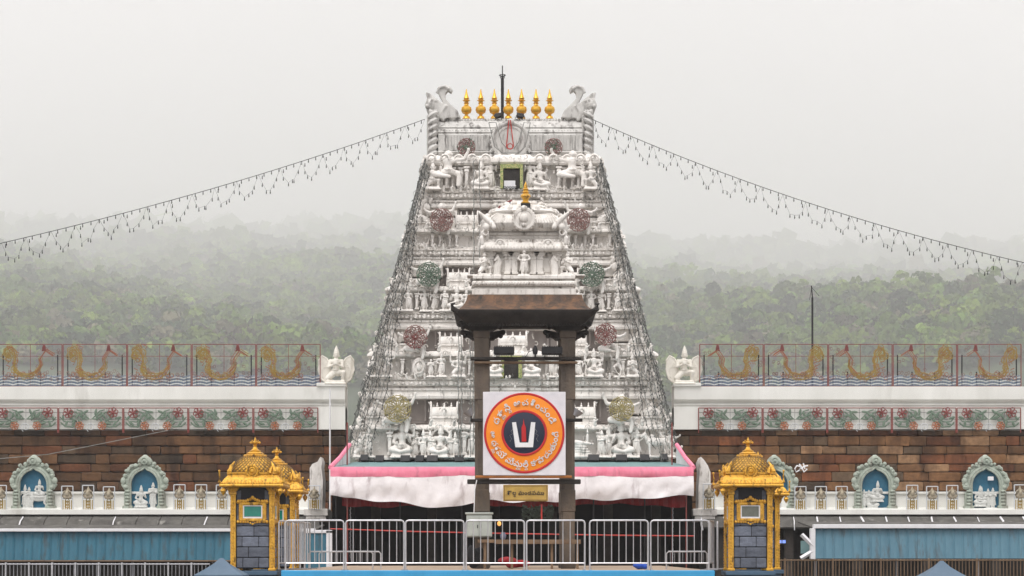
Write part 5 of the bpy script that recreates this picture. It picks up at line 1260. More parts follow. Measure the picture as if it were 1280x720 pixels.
# ------------------------------------------------------------------ kiosks
def kiosk_mesh():
    K = {}; H = 0
    # all in metres round the origin; body 1.02 wide
    a = MB(); w = .44
    a.box(-w, w, -w, w, .05, 1.86); K['core'] = (a, grout)
    a = MB(); r_ = random.Random(4)
    for f in range(4):
        a.M = Matrix.Rotation(R(90 * f), 4, 'Z'); z = .06; row = 0
        while z < 1.02:
            h = .235; x = -w + .05
            ws = (.20, .38, .24) if row % 2 else (.36, .46) if row == 0 or row == 2 else (.34, .25, .23)
            ws = [(.16, .40, .26), (.30, .52), (.14, .42, .26), (.44, .38)][row % 4]
            tot = sum(ws)
            for q in ws:
                q = q / tot * (2 * w - .10); v = r_.uniform(.75, 1.25); a.tint = (v, v, v * 1.03)
                a.bbox(x + .008, x + q - .008, -w - .035, -w + .01, z + .008, z + h - .008, .014); x += q
            z += h; row += 1
        v = .8; a.tint = (v, v, v)
        for (x0, x1, z0, z1) in ((-w + .05, -w + .16, 1.02, 1.8), (w - .16, w - .05, 1.02, 1.8), (-w + .16, w - .16, 1.02, 1.12)):
            a.bbox(x0 + .006, x1 - .006, -w - .02, -w + .01, z0, z1, .01)
    a.tint = None; a.M = Matrix.Identity(4); K['block_facing'] = (a, bluegrey)
    for sx in (-1, 1):
        for sy in (-1, 1):
            a = MB(); x, y = sx * .465, sy * .465
            a.bbox(x - .062, x + .062, y - .062, y + .062, .04, 1.88, .012)
            for k in range(26):
                z = .10 + k * .068
                a.ball((x, y + sy * .062, z), (.030, .016, .028), 6); a.ball((x + sx * .062, y, z), (.016, .030, .028), 6)
            a.bbox(x - .085, x + .085, y - .085, y + .085, 0.0, .06, .01); a.bbox(x - .08, x + .08, y - .08, y + .08, 1.70, 1.76, .01)
            a.cap((x + sx * .06, y, 1.78), .05, (x + sx * .14, y + sy * .05, 1.88), .05); a.cap((x - sx * .06, y + sy * .03, 1.80), .04, (x - sx * .13, y + sy * .05, 1.88), .035)
            K['pilaster%d%d' % (sx, sy)] = (a, gold_paint)
    return K
def build_kiosk(root, glass):
    K = kiosk_mesh()
    for k, (a, m_) in K.items(): a.build('corner_pilaster' if k.startswith('pil') else k, m_, root)
    # windows on front and the two sides
    for f in (0, 1, 3):
        M = Matrix.Rotation(R(90 * f), 4, 'Z'); a = MB(); a.M = M; x0, x1, z0, z1, y = -.235, .235, 1.17, 1.46, -.46
        wdt = .075
        a.bbox(x0 - wdt, x0, y - .05, y + .03, z0 - wdt, z1 + wdt, .02); a.bbox(x1, x1 + wdt, y - .05, y + .03, z0 - wdt, z1 + wdt, .02)
        a.bbox(x0, x1, y - .05, y + .03, z1, z1 + wdt, .02); a.bbox(x0, x1, y - .05, y + .03, z0 - wdt, z0, .02)
        for k in range(13):
            u = -1 + k / 6; a.ball((u * .34, y - .04, z1 + wdt + .02 + .06 * max(0, 1 - abs(u) * 2)), (.035, .022, .04), 6); a.ball((u * .34, y - .04, z0 - wdt - .01 - .04 * max(0, 1 - abs(u) * 3)), (.03, .02, .025), 6)
        for k in range(7): a.ball((x0 - wdt, y - .04, z0 + (z1 - z0) * k / 6), (.028, .02, .03), 6); a.ball((x1 + wdt, y - .04, z0 + (z1 - z0) * k / 6), (.028, .02, .03), 6)
        for sx in (-1, 1): a.ball((sx * .345, y - .045, z1 + .075), .045, 6); a.ball((sx * .345, y - .045, z0 - .075), .045, 6)
        a.ball((0, y - .05, z1 + .17), (.045, .03, .05), 8)
        fr = a.build('window_frame', gold_paint, root)
        a = MB(); a.M = M
        for (xa, xb, za, zb) in ((x0, x0 + .03, z0, z1), (x1 - .03, x1, z0, z1), (x0 + .03, x1 - .03, z0, z0 + .035), (x0 + .03, x1 - .03, z1 - .02, z1)): a.bbox(xa, xb, y - .03, y - .005, za, zb, .004)
        o = bpy.data.objects.new('inner_sash', a.mesh('inner_sash', whitep)); COL.objects.link(o); o.parent = fr
        a = MB(); a.M = M; a.box(x0 + .02, x1 - .02, y - .012, y + .0, z0 + .02, z1 - .01)
        o = bpy.data.objects.new('glass_pane', a.mesh('glass_pane', glass)); COL.objects.link(o); o.parent = fr
    # eave
    a = MB(); pr = [(.50, 1.86), (.70, 1.86), (.755, 1.87), (.77, 1.90), (.755, 1.935), (.72, 1.95), (.70, 1.97), (.66, 2.05), (.58, 2.13), (.52, 2.16), (.50, 2.18)]
    a.loops([[(-r, -r, z), (r, -r, z), (r, r, z), (-r, r, z)] for r, z in pr])
    for f in range(4):
        a.M = Matrix.Rotation(R(90 * f), 4, 'Z')
        for k in range(23): a.ball((-.70 + 1.4 * k / 22, -.745, 1.955), (.026, .02, .016), 5)
        for k in range(17): u = -.60 + 1.2 * k / 16; a.tube([(u * 1.13, -.70, 1.98), (u * 1.02, -.64, 2.06), (u * .9, -.56, 2.14)], .011, 4)
    a.M = Matrix.Identity(4); a.build('flared_eave', gold_paint, root)
    for sx in (-1, 1):
        for sy in (-1, 1):
            b = MB(); b.lathe([(.012, .14), (.02, .09), (.06, .05), (.07, .02), (.045, -.03), (.02, -.06), (.004, -.09)], (sx * .68, sy * .68, 1.76), 10); b.build('hanging_pendant', gold_paint, root)
            b = MB(); b.tube([(sx * .70, sy * .70, 1.93), (sx * .77, sy * .75, 1.98), (sx * .755, sy * .74, 2.10), (sx * .765, sy * .74, 2.20)], [.035, .035, .022, .02], 6); b.ball((sx * .765, sy * .74, 2.22), .028, 6); b.build('corner_horn', gold_paint, root)
    # domed roof with fish-scale lattice
    def dr(z):  # half width of the dome at height z
        pts = ((2.16, .50), (2.22, .515), (2.30, .50), (2.40, .45), (2.48, .385), (2.54, .31), (2.575, .245))
        for (a_, ra), (b_, rb) in zip(pts, pts[1:]):
            if z <= b_: return ra + (rb - ra) * (z - a_) / (b_ - a_)
        return pts[-1][1]
    a = MB(); n = 32; zs = [2.16, 2.20, 2.24, 2.29, 2.34, 2.39, 2.44, 2.48, 2.52, 2.55, 2.575, 2.58]
    def sqp(an, r):
        c, s_ = math.cos(an), math.sin(an); k = (abs(c) ** 5 + abs(s_) ** 5) ** (-1 / 5.); return (r * k * c, r * k * s_)
    a.loops([[(*sqp(2 * math.pi * (i + .5) / n, dr(z)), z) for i in range(n)] for z in zs]); a.build('dome', gold_paint, root)
    a = MB()
    for d_ in (-1, 1):
        for k in range(40):
            pts = []
            for j in range(9):
                z = 2.19 + .37 * j / 8; an = 2 * math.pi * k / 40 + d_ * (.62 * j / 8); x, y = sqp(an, dr(z) + .010); pts.append((x, y, z))
            a.tube(pts, .0085, 4)
    a.build('lattice_lines', gold_dark, root)
    a = MB(); a.loops([[(-r, -r, z), (r, -r, z), (r, r, z), (-r, r, z)] for r, z in ((.53, 2.155), (.555, 2.165), (.555, 2.19), (.53, 2.20))])
    a.lathe([(.26, 2.57), (.285, 2.585), (.27, 2.60), (.20, 2.62), (.215, 2.635), (.19, 2.655), (.13, 2.68), (.14, 2.70), (.09, 2.72), (.06, 2.75), (.045, 2.79)], (0, 0, 0), 20, .3)
    for k in range(20): an = 2 * math.pi * k / 20; a.ball((.26 * math.cos(an), .26 * math.sin(an), 2.585), .03, 5)
    a.build('petal_collar', gold_paint, root)
    a = MB(); a.lathe([(.04, 2.76), (.03, 2.80), (.06, 2.815), (.035, 2.83), (.05, 2.85), (.078, 2.875), (.08, 2.895), (.045, 2.92), (.03, 2.935), (.045, 2.945), (.02, 2.96), (.022, 2.975), (.004, 3.01)], (0, 0, 0), 14)
    for f in range(4): an = R(90 * f); a.ball((.10 * math.cos(an), .10 * math.sin(an), 2.885), (.035, .035, .03), 6); a.ball((.07 * math.cos(an), .07 * math.sin(an), 2.93), .018, 5)
    a.build('roof_finial', gold_paint, root)
    for f in range(4):
        a = MB(); a.M = Matrix.Rotation(R(90 * f), 4, 'Z'); c = (0, -.60, 2.22); a.torus(c, .125, .026, 22, 6); a.torus((0, -.61, 2.22), .08, .018, 18, 5)
        for k in range(12): an = 2 * math.pi * k / 12; a.ball((.15 * math.cos(an), -.60, 2.22 + .15 * math.sin(an)), .022, 5)
        a.M = a.M @ Matrix.Translation((0, -.56, 2.22)) @ Matrix.Rotation(R(90), 4, 'X'); a.lathe([(.13, -.06), (.13, .02), (.06, .04), (.02, .075)], (0, 0, 0), 16); a.build('roof_medallion', gold_paint, root)
        a = MB(); a.M = Matrix.Rotation(R(90 * f), 4, 'Z')
        a.tube([(.54, -.54, 2.16), (.53, -.53, 2.26), (.49, -.49, 2.36), (.44, -.44, 2.44)], [.06, .05, .03, .015], 6); a.ball((.55, -.55, 2.22), .06, 6)
        a.tube([(.42, -.56, 2.18), (.45, -.54, 2.28), (.48, -.52, 2.36)], [.045, .035, .01], 6); a.build('corner_leaf', gold_paint, root)
KZ = {46: PZT}
def kiosk(px, D, zb, glass, label, base_c, s=1.0):
    root = thing('ticket_kiosk', label, 'kiosk', (X(px, D), D, zb), 'gold roofed kiosks', local=True); root.scale = (s, s, s * 1.075)
    build_kiosk(root, glass); return root
S46 = .945
# each kiosk stands on a blue painted stand
def stand(px, D, zt_, label, w=.66):
    a = MB(); a.bbox(X(px, D) - w, X(px, D) + w, D - w, D + w, zt_ - .10, zt_ - .003, .01)
    a.bbox(X(px, D) - w + .06, X(px, D) + w - .06, D - w + .06, D + w - .06, 0, zt_ - .10, .01); o = a.build('kiosk_stand', blueedge if False else mat('dull_blue_stand' + str(px), (.07, .13, .20), .6), None); tag(o, label, 'stand', 'kiosk stands')
DK = 46.9
k1 = kiosk(319, DK, Z(713.5, DK - .45), glassgreen, 'front left kiosk with green glass, blue grey blocks and gold roof', None, S46)
k2 = kiosk(346, DK + 3.8, Z(713.5, DK - .45), glassgreen, 'partly hidden left kiosk standing behind the front one', None, S46 * .99)
k3 = kiosk(935, DK, Z(713.5, DK - .45), glassgrey, 'front right kiosk with smoky glass, blue grey blocks and gold roof', None, S46)
k4 = kiosk(947.5, DK + 3.0, Z(713.5, DK - .45), glassgrey, 'right kiosk almost wholly hidden behind the front one', None, S46 * .94)
for px, D, nm_ in ((319, DK, 'front left'), (346, DK + 3.8, 'rear left'), (935, DK, 'front right'), (947.5, DK + 3.0, 'rear right')):
    stand(px, D, k1.location.z, 'dull blue stand under the %s kiosk' % nm_, .56)
# ------------------------------------------------------------------ low veranda blocks in front of the walls
def veranda(s, pa, pb, label):
    x0, x1 = X(pa, 66), X(pb, 66); t = thing('veranda', label, 'veranda', ((x0 + x1) / 2, 66, 0))
    a = MB(); a.prismx([(65.9, Z(644, 66)), (65.55, Z(643, 65.6)), (65.55, Z(637, 65.6)), (65.7, Z(636, 65.7)), (65.98, Z(635, 66)), (66.02, Z(634, 66)), (66.02, Z(618, 66)), (65.95, Z(617, 66)), (65.95, Z(614.5, 66)), (66.3, Z(614.5, 66)), (66.3, Z(634, 66)), (69.9, Z(640, 69.9)), (69.9, Z(648, 69.9)), (66.2, Z(648, 66))], x0, x1)
    a.build('white_ledge', parapet_paint, t)
    a = MB(); n = int((x1 - x0) / .72)     # curved stone eave slabs
    for i in range(n):
        xa = x0 + (x1 - x0) * i / n + .012; xb = x0 + (x1 - x0) * (i + 1) / n - .012
        a.prismx([(65.75, Z(644.5, 65.7)), (65.45, Z(647, 65.5)), (65.1, Z(652, 65.1)), (64.95, Z(659, 64.9)), (65.0, Z(661, 64.9)), (65.3, Z(655, 65.2)), (65.9, Z(650, 65.9))], xa, xb)
    a.build('stone_eave', greystone, t)
    a = MB(); r_ = random.Random(s + 5)
    for i in range(n):
        xa = x0 + (x1 - x0) * i / n
        if s > 0 or r_.random() < .3:
            w_ = r_.uniform(.015, .035); a.tube([(xa + r_.uniform(-.03, .03), y - .03, z) for y, z in ((65.45, Z(646.5, 65.5)), (65.1, Z(651.5, 65.1)), (64.95, Z(656, 64.9)), (64.94, Z(661 + r_.uniform(-3, 3), 64.9)))], w_, 5)
    if a.v: a.build('lime_drips', whitep, t)
    a = MB(); a.box(x0, x1, 66.0, 69.8, 0, Z(650, 66)); a.build('dark_inner_wall', near_black, t)
    for i in range(int((x1 - x0) / 2.2)):
        x = x0 + .6 + 2.2 * i; a = MB(); a.bbox(x - .14, x + .14, 65.3, 65.6, 0, Z(660, 65.3), .02); a.build('pillar', darkstone, t)
    return t
greystone = mat('grey_eave_stone', (.115, .11, .10), .85, (.055, .052, .048), 2.5, .6, dirt=(.25, .24, .22), dscale=3, dlo=.58, dhi=.72, bump=.6)
veranda(-1, -50, 403, 'low stone veranda with white ledge before the left wall')
veranda(1, 874, 1330, 'low stone veranda with white ledge before the right wall')

figw = mat('niche_figure_white', (.62, .63, .60), .7, (.45, .46, .44), 14)
def ffig(k): return fig(*k[0], m=figw, name='white_figure', voxel_size=.02, **k[1])
WF = {'stand': fig('stand', 'hip+bless', m=figw, name='white_figure', voxel_size=.018), 'pray': fig('stand', 'pray+pray', 'bun', m=figw, name='white_figure', voxel_size=.018),
      'sit': fig('sit', 'bless+lap', m=figw, name='white_figure', voxel_size=.018), 'horse': beast('white_horse', figw, .02)}
def niche(px, label, figs, D=65.9, w=27, zs=1.0, rz=0):
    t = thing('arched_niche', label, 'niche', (X(px, D), D, Z(637, D)), 'arched niches on the veranda ledge', local=True, rz=rz); u = L(1, D)
    hw, H = 17.5 * u, 68 * u
    arch = [(-hw, 0), (-hw, 30 * u)] + [(-hw * math.cos(R(180 * k / 14)), 30 * u + 20 * u * math.sin(R(180 * k / 14)) + (2.5 * u if k == 7 else 0)) for k in range(1, 14)] + [(hw, 30 * u), (hw, 0)]
    a = MB(); a.prism([(x, z) for x, z in arch], .10, .28); a.build('blue_back', nicheblue, t)
    a = MB()
    a.tube([(x * 1.14, .02, z + (2 * u if z > 30 * u else 0)) for x, z in arch], .085, 8); a.tube([(x * 1.32, .05, z * 1.0 + (5 * u if z > 30 * u else 0)) for x, z in arch if z > 9 * u], .075, 8)
    a.tube([(x * 1.02, -.05, z) for x, z in arch], .035, 6)
    r_ = random.Random(int(px))
    for x, z in arch:
        if z > 12 * u:
            for k in range(2): a.ball((x * 1.42 + r_.uniform(-.03, .03), -.02, z + (8 * u if z > 30 * u else 0) + r_.uniform(-.05, .05)), r_.uniform(.05, .085), 6)
    for s in (-1, 1):
        a.bbox(s * hw * 1.22 - .16, s * hw * 1.22 + .16, -.08, .25, 0, 5 * u, .02); a.bbox(s * hw * 1.22 - .11, s * hw * 1.22 + .11, -.05, .2, 5 * u, 22 * u, .02)
        for k in range(5): a.ball((s * hw * 1.22, -.08, (7 + 4 * k) * u), (.09, .05, .05), 6)
        a.cap((s * hw * 1.35, 0, 28 * u), .10, (s * hw * 1.58, 0, 31 * u), .05); a.ball((s * hw * 1.52, -.03, 36 * u), (.09, .08, .12), 8)
    a.lathe([(.18, 0), (.24, .06), (.22, .14), (.15, .22), (.09, .26), (.04, .30)], (0, .08, 57 * u), 14)
    a.torus((0, -.12, 61 * u), .10, .035, 14, 5); a.ball((0, -.14, 61 * u), .055, 6)
    a.M = Matrix.Identity(4); a.build('scrolled_arch', nichegreen, t)
    for kd, x, z, s in figs:
        o = bpy.data.objects.new('white_figure' if kd != 'horse' else 'white_horse', WF[kd]); COL.objects.link(o); o.parent = t; o.location = (x * u, .02, z * u + .04); o.scale = (s * u, s * u * .5, s * u) if s > 0 else (s * u, -s * u * .5, -s * u)
    return t
niche(42, 'arched niche with a white rider on horseback and two attendants, far left', [('stand', -11, 0, 30), ('pray', -6, 0, 29), ('horse', 6, 0, 27), ('sit', 7, 15, 30)])
niche(181, 'arched niche with a white seated figure and a standing one, left of the gold kiosks', [('sit', -5, 3, 36), ('pray', 10, 0, 35), ('sit', 0, -3, 18)])
niche(1094, 'arched niche with a white enthroned couple and child, nearer on the right wall', [('stand', -14, 0, 24), ('sit', -3, 1, 32), ('sit', 3, 10, 34), ('pray', -8, 0, 25)])
niche(1232, 'arched niche with white figures and small framed plaque, farthest right', [('sit', -7, 4, 34), ('pray', 3, 0, 27), ('pray', 9, 0, 28), ('sit', -5, 10, 24)])
niche(968, 'arched niche mostly hidden behind the right gold kiosk', [('sit', 0, 2, 34)], D=66.0)
a = MB(); D = 65.75; 
for (xa, xb, ya, yb) in ((1236, 1243, 595.5, 600.5),): a.bbox(X(xa, D), X(xb, D), D + .1, D + .16, Z(yb, D), Z(ya, D), .01)
o = a.build('plaque', whitep); tag(o, 'small white framed plaque in the farthest right niche', 'plaque')
# side facing niches next to the tower
for s, px, lb in ((-1, 395, 'white niche seen from its side left of the entrance cloth'), (1, 881, 'white niche seen from its side right of the entrance cloth')):
    D = 65.4; t = thing('side_niche', lb, 'niche', (X(px, D), D, Z(636, D)), 'side facing niches beside the entrance'); a = MB(); q = -1 if s < 0 else 1
    x = X(px, D); a.prism([(x - .20, Z(636, D)), (x - .20, Z(585, D)), (x - .12, Z(580, D)), (x + .05, Z(577, D)), (x + .14, Z(571, D)), (x + .20, Z(577, D)), (x + .17, Z(584, D)), (x + .22, Z(600, D)), (x + .20, Z(636, D))] if s < 0 else [(x + .20, Z(636, D)), (x + .18, Z(590, D)), (x + .10, Z(582, D)), (x - .02, Z(575, D)), (x - .12, Z(571, D)), (x - .20, Z(578, D)), (x - .16, Z(590, D)), (x - .20, Z(610, D)), (x - .20, Z(636, D))], D, D + 1.0); a.build('white_back', plaster, t)
    a = MB(); a.bbox(x - .38, x + .38, D - .1, D + 1.1, Z(645, D), Z(636, D), .02); a.bbox(x - .32, x + .32, D - .06, D + 1.05, Z(652, D), Z(645, D), .02); a.build('ledge_block', plaster, t)

# framed lamp ornaments along the ledge
D = 65.7
def lampframe():
    t = thing('framed_ornament', 'x', 'ornament', (0, 0, 0), 'framed wire ornaments along the veranda ledge', local=True)
    u = L(1, D); a = MB(); w, h = 7 * u, 30 * u
    for x in (-w, w): a.tube([(x, 0, 0), (x, 0, h)], .018, 5)
    for z in (h, 14 * u, 0): a.tube([(-w, 0, z), (w, 0, z)], .016, 5)
    a.build('white_frame', whitetube, t)
    a = MB()
    for k in range(5): x = -w * .75 + w * 1.5 * k / 4; a.tube([(x, -.01, 0), (x, -.01, 12 * u)], .016, 4)
    for k in range(3): a.torus((0, -.01, (4 + 4 * k) * u), 2.2 * u, .014, 8, 4)
    a.build('lower_grille', yellowtube, t)
    a = MB(); a.lathe([(4.8 * u, 14 * u), (5.2 * u, 16 * u), (4.2 * u, 19 * u), (3.2 * u, 22 * u), (2.0 * u, 25 * u), (1.2 * u, 26.5 * u), (.3 * u, 29.5 * u)], (0, .02, 0), 10)
    for q in (-1, 1): a.tube([(q * 3.5 * u, -.03, 15 * u), (q * 5.6 * u, -.03, 18 * u), (q * 4.2 * u, -.03, 22 * u), (q * 2.2 * u, -.03, 24 * u)], .035, 6)
    a.ball((0, -.08, 20 * u), (.07, .05, .10), 8); a.build('small_shrine', gilt, t); return t
gilt = mat('faded_gilt', (.42, .37, .27), .7, (.24, .20, .15), 9, bump=.4)
pos = [(2, 'at the left picture end'), (85, 'first to the right of the rider niche'), (111, 'second to the right of the rider niche'), (137, 'third to the right of the rider niche'),
       (225, 'first to the right of the seated pair niche'), (252, 'second to the right of the seated pair niche'), (278, 'just left of the front left kiosk roof'), (395, 'below the side facing niche left of the entrance'),
       (1000, 'first to the right of the right kiosk'), (1025.5, 'second to the right of the right kiosk'), (1051.5, 'third to the right of the right kiosk'), (1139.5, 'first between the two right niches'), (1164.5, 'second between the two right niches'), (1189.5, 'third between the two right niches'), (1274, 'beyond the farthest right niche'), (884, 'below the side facing niche right of the entrance')]
lf0 = lampframe()
for i, (px, w_) in enumerate(pos):
    lab = 'small framed wire ornament on the ledge, ' + w_
    if i == 0: lf0.location = (X(px, D), D - .1, Z(637, D)); lf0['label'] = lab
    else: dup(lf0, (X(px, D), D - (.1 if px not in (395, 884) else .6), Z(637, D)), label=lab, scale=(1, 1, rnd.uniform(.93, 1.05)))

# ------------------------------------------------------------------ blue canopies, fences
def canopy(s, pa, pb, ya, yb, D, m, label):
    x0, x1 = X(pa, D), X(pb, D); t = thing('blue_canopy', label, 'canopy', ((x0 + x1) / 2, D, 0)); zt_, zb_2 = Z(ya, D), Z(yb, D)
    a = MB(); vs = []; n = int((x1 - x0) / .045)
    per = .27; V = []; 
    for i in range(n + 1):
        x = x0 + (x1 - x0) * i / n; ph = ((x - x0) % per) / per; y = D - (.035 if ph < .12 else (.012 if .5 < ph < .56 else 0)); V.append((x, y))
    vs = [(x, y, zb_2) for x, y in V] + [(x, y + .10, zt_) for x, y in V] + [(x, D + .06, zb_2) for x, y in V] + [(x, D + .16, zt_) for x, y in V]; m_ = n + 1; fs = []
    for i in range(n): fs += [(i, i + 1, m_ + i + 1, m_ + i), (3 * m_ + i, 3 * m_ + i + 1, 2 * m_ + i + 1, 2 * m_ + i), (2 * m_ + i, 2 * m_ + i + 1, i + 1, i), (m_ + i, m_ + i + 1, 3 * m_ + i + 1, 3 * m_ + i)]
    a.add(vs, fs); a.build('corrugated_fascia', m, t, sharp=20)
    a = MB(); a.bbox(x0 - .05, x1 + .05, D - .06, D + .20, zt_, zt_ + (.12 if s > 0 else .09), .01)
    if s > 0: a.bbox(x0 - .14, x0 - .002, D - .05, D + .2, zb_2 - .02, zt_, .01)
    a.build('white_trim', whitep, t)
    a = MB(); a.tube([(x0, D - .01, zb_2 - .03), (x1, D - .01, zb_2 - .03)], .03, 6); a.build('bottom_rail', wood if s < 0 else iron, t)
    a = MB(); a.add([(x0, D + .1, zt_ + .02), (x1, D + .1, zt_ + .02), (x1, D + 3.6, zt_ + .25), (x0, D + 3.6, zt_ + .25), (x0, D + .1, zt_ - .02), (x1, D + .1, zt_ - .02), (x1, D + 3.6, zt_ + .21), (x0, D + 3.6, zt_ + .21)], [(0, 1, 2, 3), (7, 6, 5, 4), (4, 5, 1, 0), (6, 7, 3, 2), (5, 6, 2, 1), (7, 4, 0, 3)])
    a.build('sheet_roof', greystone, t)
    for i in range(int((x1 - x0) / 2.4) + 1):
        x = x0 + .05 + 2.4 * i
        if x < x1: b = MB(); b.tube([(x, D + .3, 0), (x, D + .3, zt_)], .04, 6); b.build('post', steel_dull, t)
    return t
canopy(-1, -40, 392, 664.5, 700, 61, bluepanel, 'long blue corrugated canopy along the left veranda')
canopy(1, 1019, 1325, 660.5, 698, 60, bluepanel2, 'long pale blue corrugated canopy with white trim on the right')
t = thing('folded_shutter', 'white folding shutter arms at the near end of the right blue canopy', 'shutter', (X(1010, 60), 60, Z(700, 60)))
for (p, q) in (((1002, 668), (1017, 683)), ((1001, 698), (1016, 689))): a = MB(); D = 60.0; a.M = Matrix.Identity(4); A_ = Vector((X(p[0], D), D, Z(p[1], D))); B_ = Vector((X(q[0], D), D, Z(q[1], D))); a.tube([A_, B_], .065, 4); a.build('white_arm', whitep, t)
a = MB(); D = 60.3; a.box(X(1001, D), X(1017, D), D, D + .05, Z(692, D), Z(676, D)); a.build('teal_sheet', tealp, t)

def fence(px0, px1, D, yt, step, m, label, posts=29, rails=(0, .5), pm=None):
    x0, x1 = X(px0, D), X(px1, D); t = thing('bar_fence', label, 'fence', ((x0 + x1) / 2, D, 0)); zt_ = Z(yt, D)
    a = MB(); n = int((x1 - x0) / step)
    for i in range(n + 1): x = x0 + (x1 - x0) * i / n; a.tube([(x, D, 0.02), (x, D, zt_)], .014, 5)
    a.build('bar_grille', m, t)
    a = MB()
    for r_ in rails: a.tube([(x0, D - .01, zt_ - r_ - .03), (x1, D - .01, zt_ - r_ - .03)], .022, 6)
    a.build('rail_trim', m, t)
    x = x0 + .2
    while x < x1:
        b = MB(); b.bbox(x - .022, x + .022, D - .05, D + .03, 0, zt_ + .02, .008); b.build('fence_post', pm or m, t); x += L(posts, D)
    return t
fence(-30, 262, 60.4, 704, .11, steel_dull, 'dark bar fence with pale posts under the left blue canopy', pm=steel)
fence(972, 1310, 57.5, 699, .095, wood, 'rusty brown bar fence with close bars on the right', posts=60)

# tarpaulin stall tops
for px, py, w_, D, lb in ((277, 697.5, 30, 44.0, 'slate blue pointed tent top at the bottom left beside the kiosk'), (1177, 701, 29, 44.0, 'slate blue pointed tent top at the bottom right before the fence')):
    t = thing('stall_tent', lb, 'tent', (X(px, D), D, 0), 'small pointed stall tents'); x = X(px, D); w = L(w_, D); zp = Z(py, D); a = MB(); ze = zp - .36
    a.loops([[(x - r, D - r, z), (x + r, D - r, z), (x + r, D + r, z), (x - r, D + r, z)] for r, z in ((w, ze - .22), (w, ze), (w * .62, ze + .12), (w * .3, ze + .235), (.03, zp))]); a.build('tarpaulin_roof', tent, t, sharp=25)
    for sx in (-1, 1):
        for sy in (-1, 1): b = MB(); b.tube([(x + sx * (w - .03), D + sy * (w - .03), 0), (x + sx * (w - .03), D + sy * (w - .03), ze - .1)], .018, 6); b.build('leg', steel, t)

# ------------------------------------------------------------------ barricades
DB_ = 46.0
def barricade():
    t = thing('barricade', 'x', 'barricade', (0, 0, 0), 'steel barricades along the platform edge', local=True); u = L(1, DB_); w = 36.3 * u; zt_ = 62 * u; r = .016
    a = MB(); a.tube([(-w, 0, .0), (-w, 0, zt_ - .06), (-w + .02, 0, zt_ - .02), (-w + .06, 0, zt_), (w - .06, 0, zt_), (w - .02, 0, zt_ - .02), (w, 0, zt_ - .06), (w, 0, .0)], .020, 8); a.build('tube_frame', steel, t)
    a = MB(); a.tube([(-w, 0, 8.5 * u), (w, 0, 8.5 * u)], .017, 6); a.build('bottom_rail', steel, t)
    for k in range(7):
        b = MB(); x = -w + 2 * w * (k + 1) / 8; b.tube([(x, 0, 8.5 * u), (x, 0, zt_)], .0105, 6); b.build('bar', steel, t)
    for s in (-1, 1): b = MB(); b.bbox(s * (w - .02) - .03, s * (w - .02) + .03, -.20, .20, -.005, .015, .004); b.build('foot', steel_dull, t)
    return t
bc = [(393.3), (468.6), (543.4), (619), (694.6), (773.5), (849.8)]
bar0 = barricade()
for i, px in enumerate(bc):
    loc = (X(px, DB_), DB_, PZT + .006); lab = '%s of the seven steel barricades in the front row, from the left' % ['first', 'second', 'third', 'fourth', 'fifth', 'sixth', 'last'][i]
    if i == 0: bar0.location = loc; bar0['label'] = lab; bar0.rotation_euler = (0, 0, R(.8))
    else: dup(bar0, (loc[0], loc[1] + rnd.uniform(-.03, .03), loc[2]), R(rnd.uniform(-1.6, 1.6)), lab)
def xb(px, D, rz, lab, z=PZT + .006): o = dup(bar0, (X(px, D), D, z), R(rz), lab); return o
xb(889, 46.9, 80, 'steel barricade turned edge on at the right end of the front row')
xb(897, 48.6, 84, 'steel barricade turned edge on behind the right end of the front row')
for i, (px, D, rz) in enumerate(((362, 47.4, 74), (369, 48.4, 76), (377, 49.4, 78))):
    xb(px, D, rz, '%s of three edge on barricades behind the left kiosks' % ['nearest', 'middle', 'farthest'][i])
# lower hand rails on the platform
def rail(pts, D0_, D1_, label):
    t = thing('handrail', label, 'handrail', (X(pts[0], D0_), D0_, PZT + .006)); a = MB(); z0 = PZT; h = .42
    xa, xb_ = X(pts[0], D0_), X(pts[1], D0_)
    a.tube([(xa, D0_, z0), (xa, D0_, z0 + h - .05), (xa + .05, D0_, z0 + h), (xb_ - .05, D0_, z0 + h), (xb_, D0_, z0 + h - .05), (xb_, D0_, z0)], .018, 6); a.build('bent_tube', steel, t)
    a = MB(); a.tube([(xa, D0_, z0 + .14), (xb_, D0_, z0 + .14)], .014, 6)
    for k in range(9): x = xa + (xb_ - xa) * (k + 1) / 10; a.tube([(x, D0_, z0 + .14), (x, D0_, z0 + h)], .009, 5)
    a.build('infill_bars', steel_dull, t)
rail((399, 466), 48.5, 0, 'low steel handrail behind the first barricades on the left'); rail((386, 476), 50.5, 0, 'lower farther steel handrail behind the left barricades'); rail((833, 884), 48.5, 0, 'low steel handrail behind the last barricade on the right')

# ------------------------------------------------------------------ things under the pavilion
D = 50.1; t = thing('electric_cabinet', 'grey green two door electric cabinet fixed to the left pavilion pillar', 'cabinet', (X(598, D), D, Z(672, D)))
a = MB(); a.bbox(X(583, D), X(615, D), D, D + .28, Z(671.5, D), Z(643, D), .02); a.bbox(X(581.5, D), X(616.5, D), D - .03, D + .3, Z(643, D), Z(640.5, D), .01); a.build('body', boxgrey, t)
for s in (0, 1):
    a = MB(); x0, x1 = X(584.5 + 15 * s, D), X(598.5 + 15 * s, D); a.bbox(x0, x1, D - .018, D, Z(670, D), Z(645, D), .006); dr_ = a.build('door', boxgrey, t)
    a = MB(); xx = x1 - .03 if s == 0 else x0 + .03; a.bbox(xx - .01, xx + .01, D - .035, D - .018, Z(660, D), Z(656, D), .003); o = bpy.data.objects.new('handle', a.mesh('handle', iron)); COL.objects.link(o); o.parent = dr_
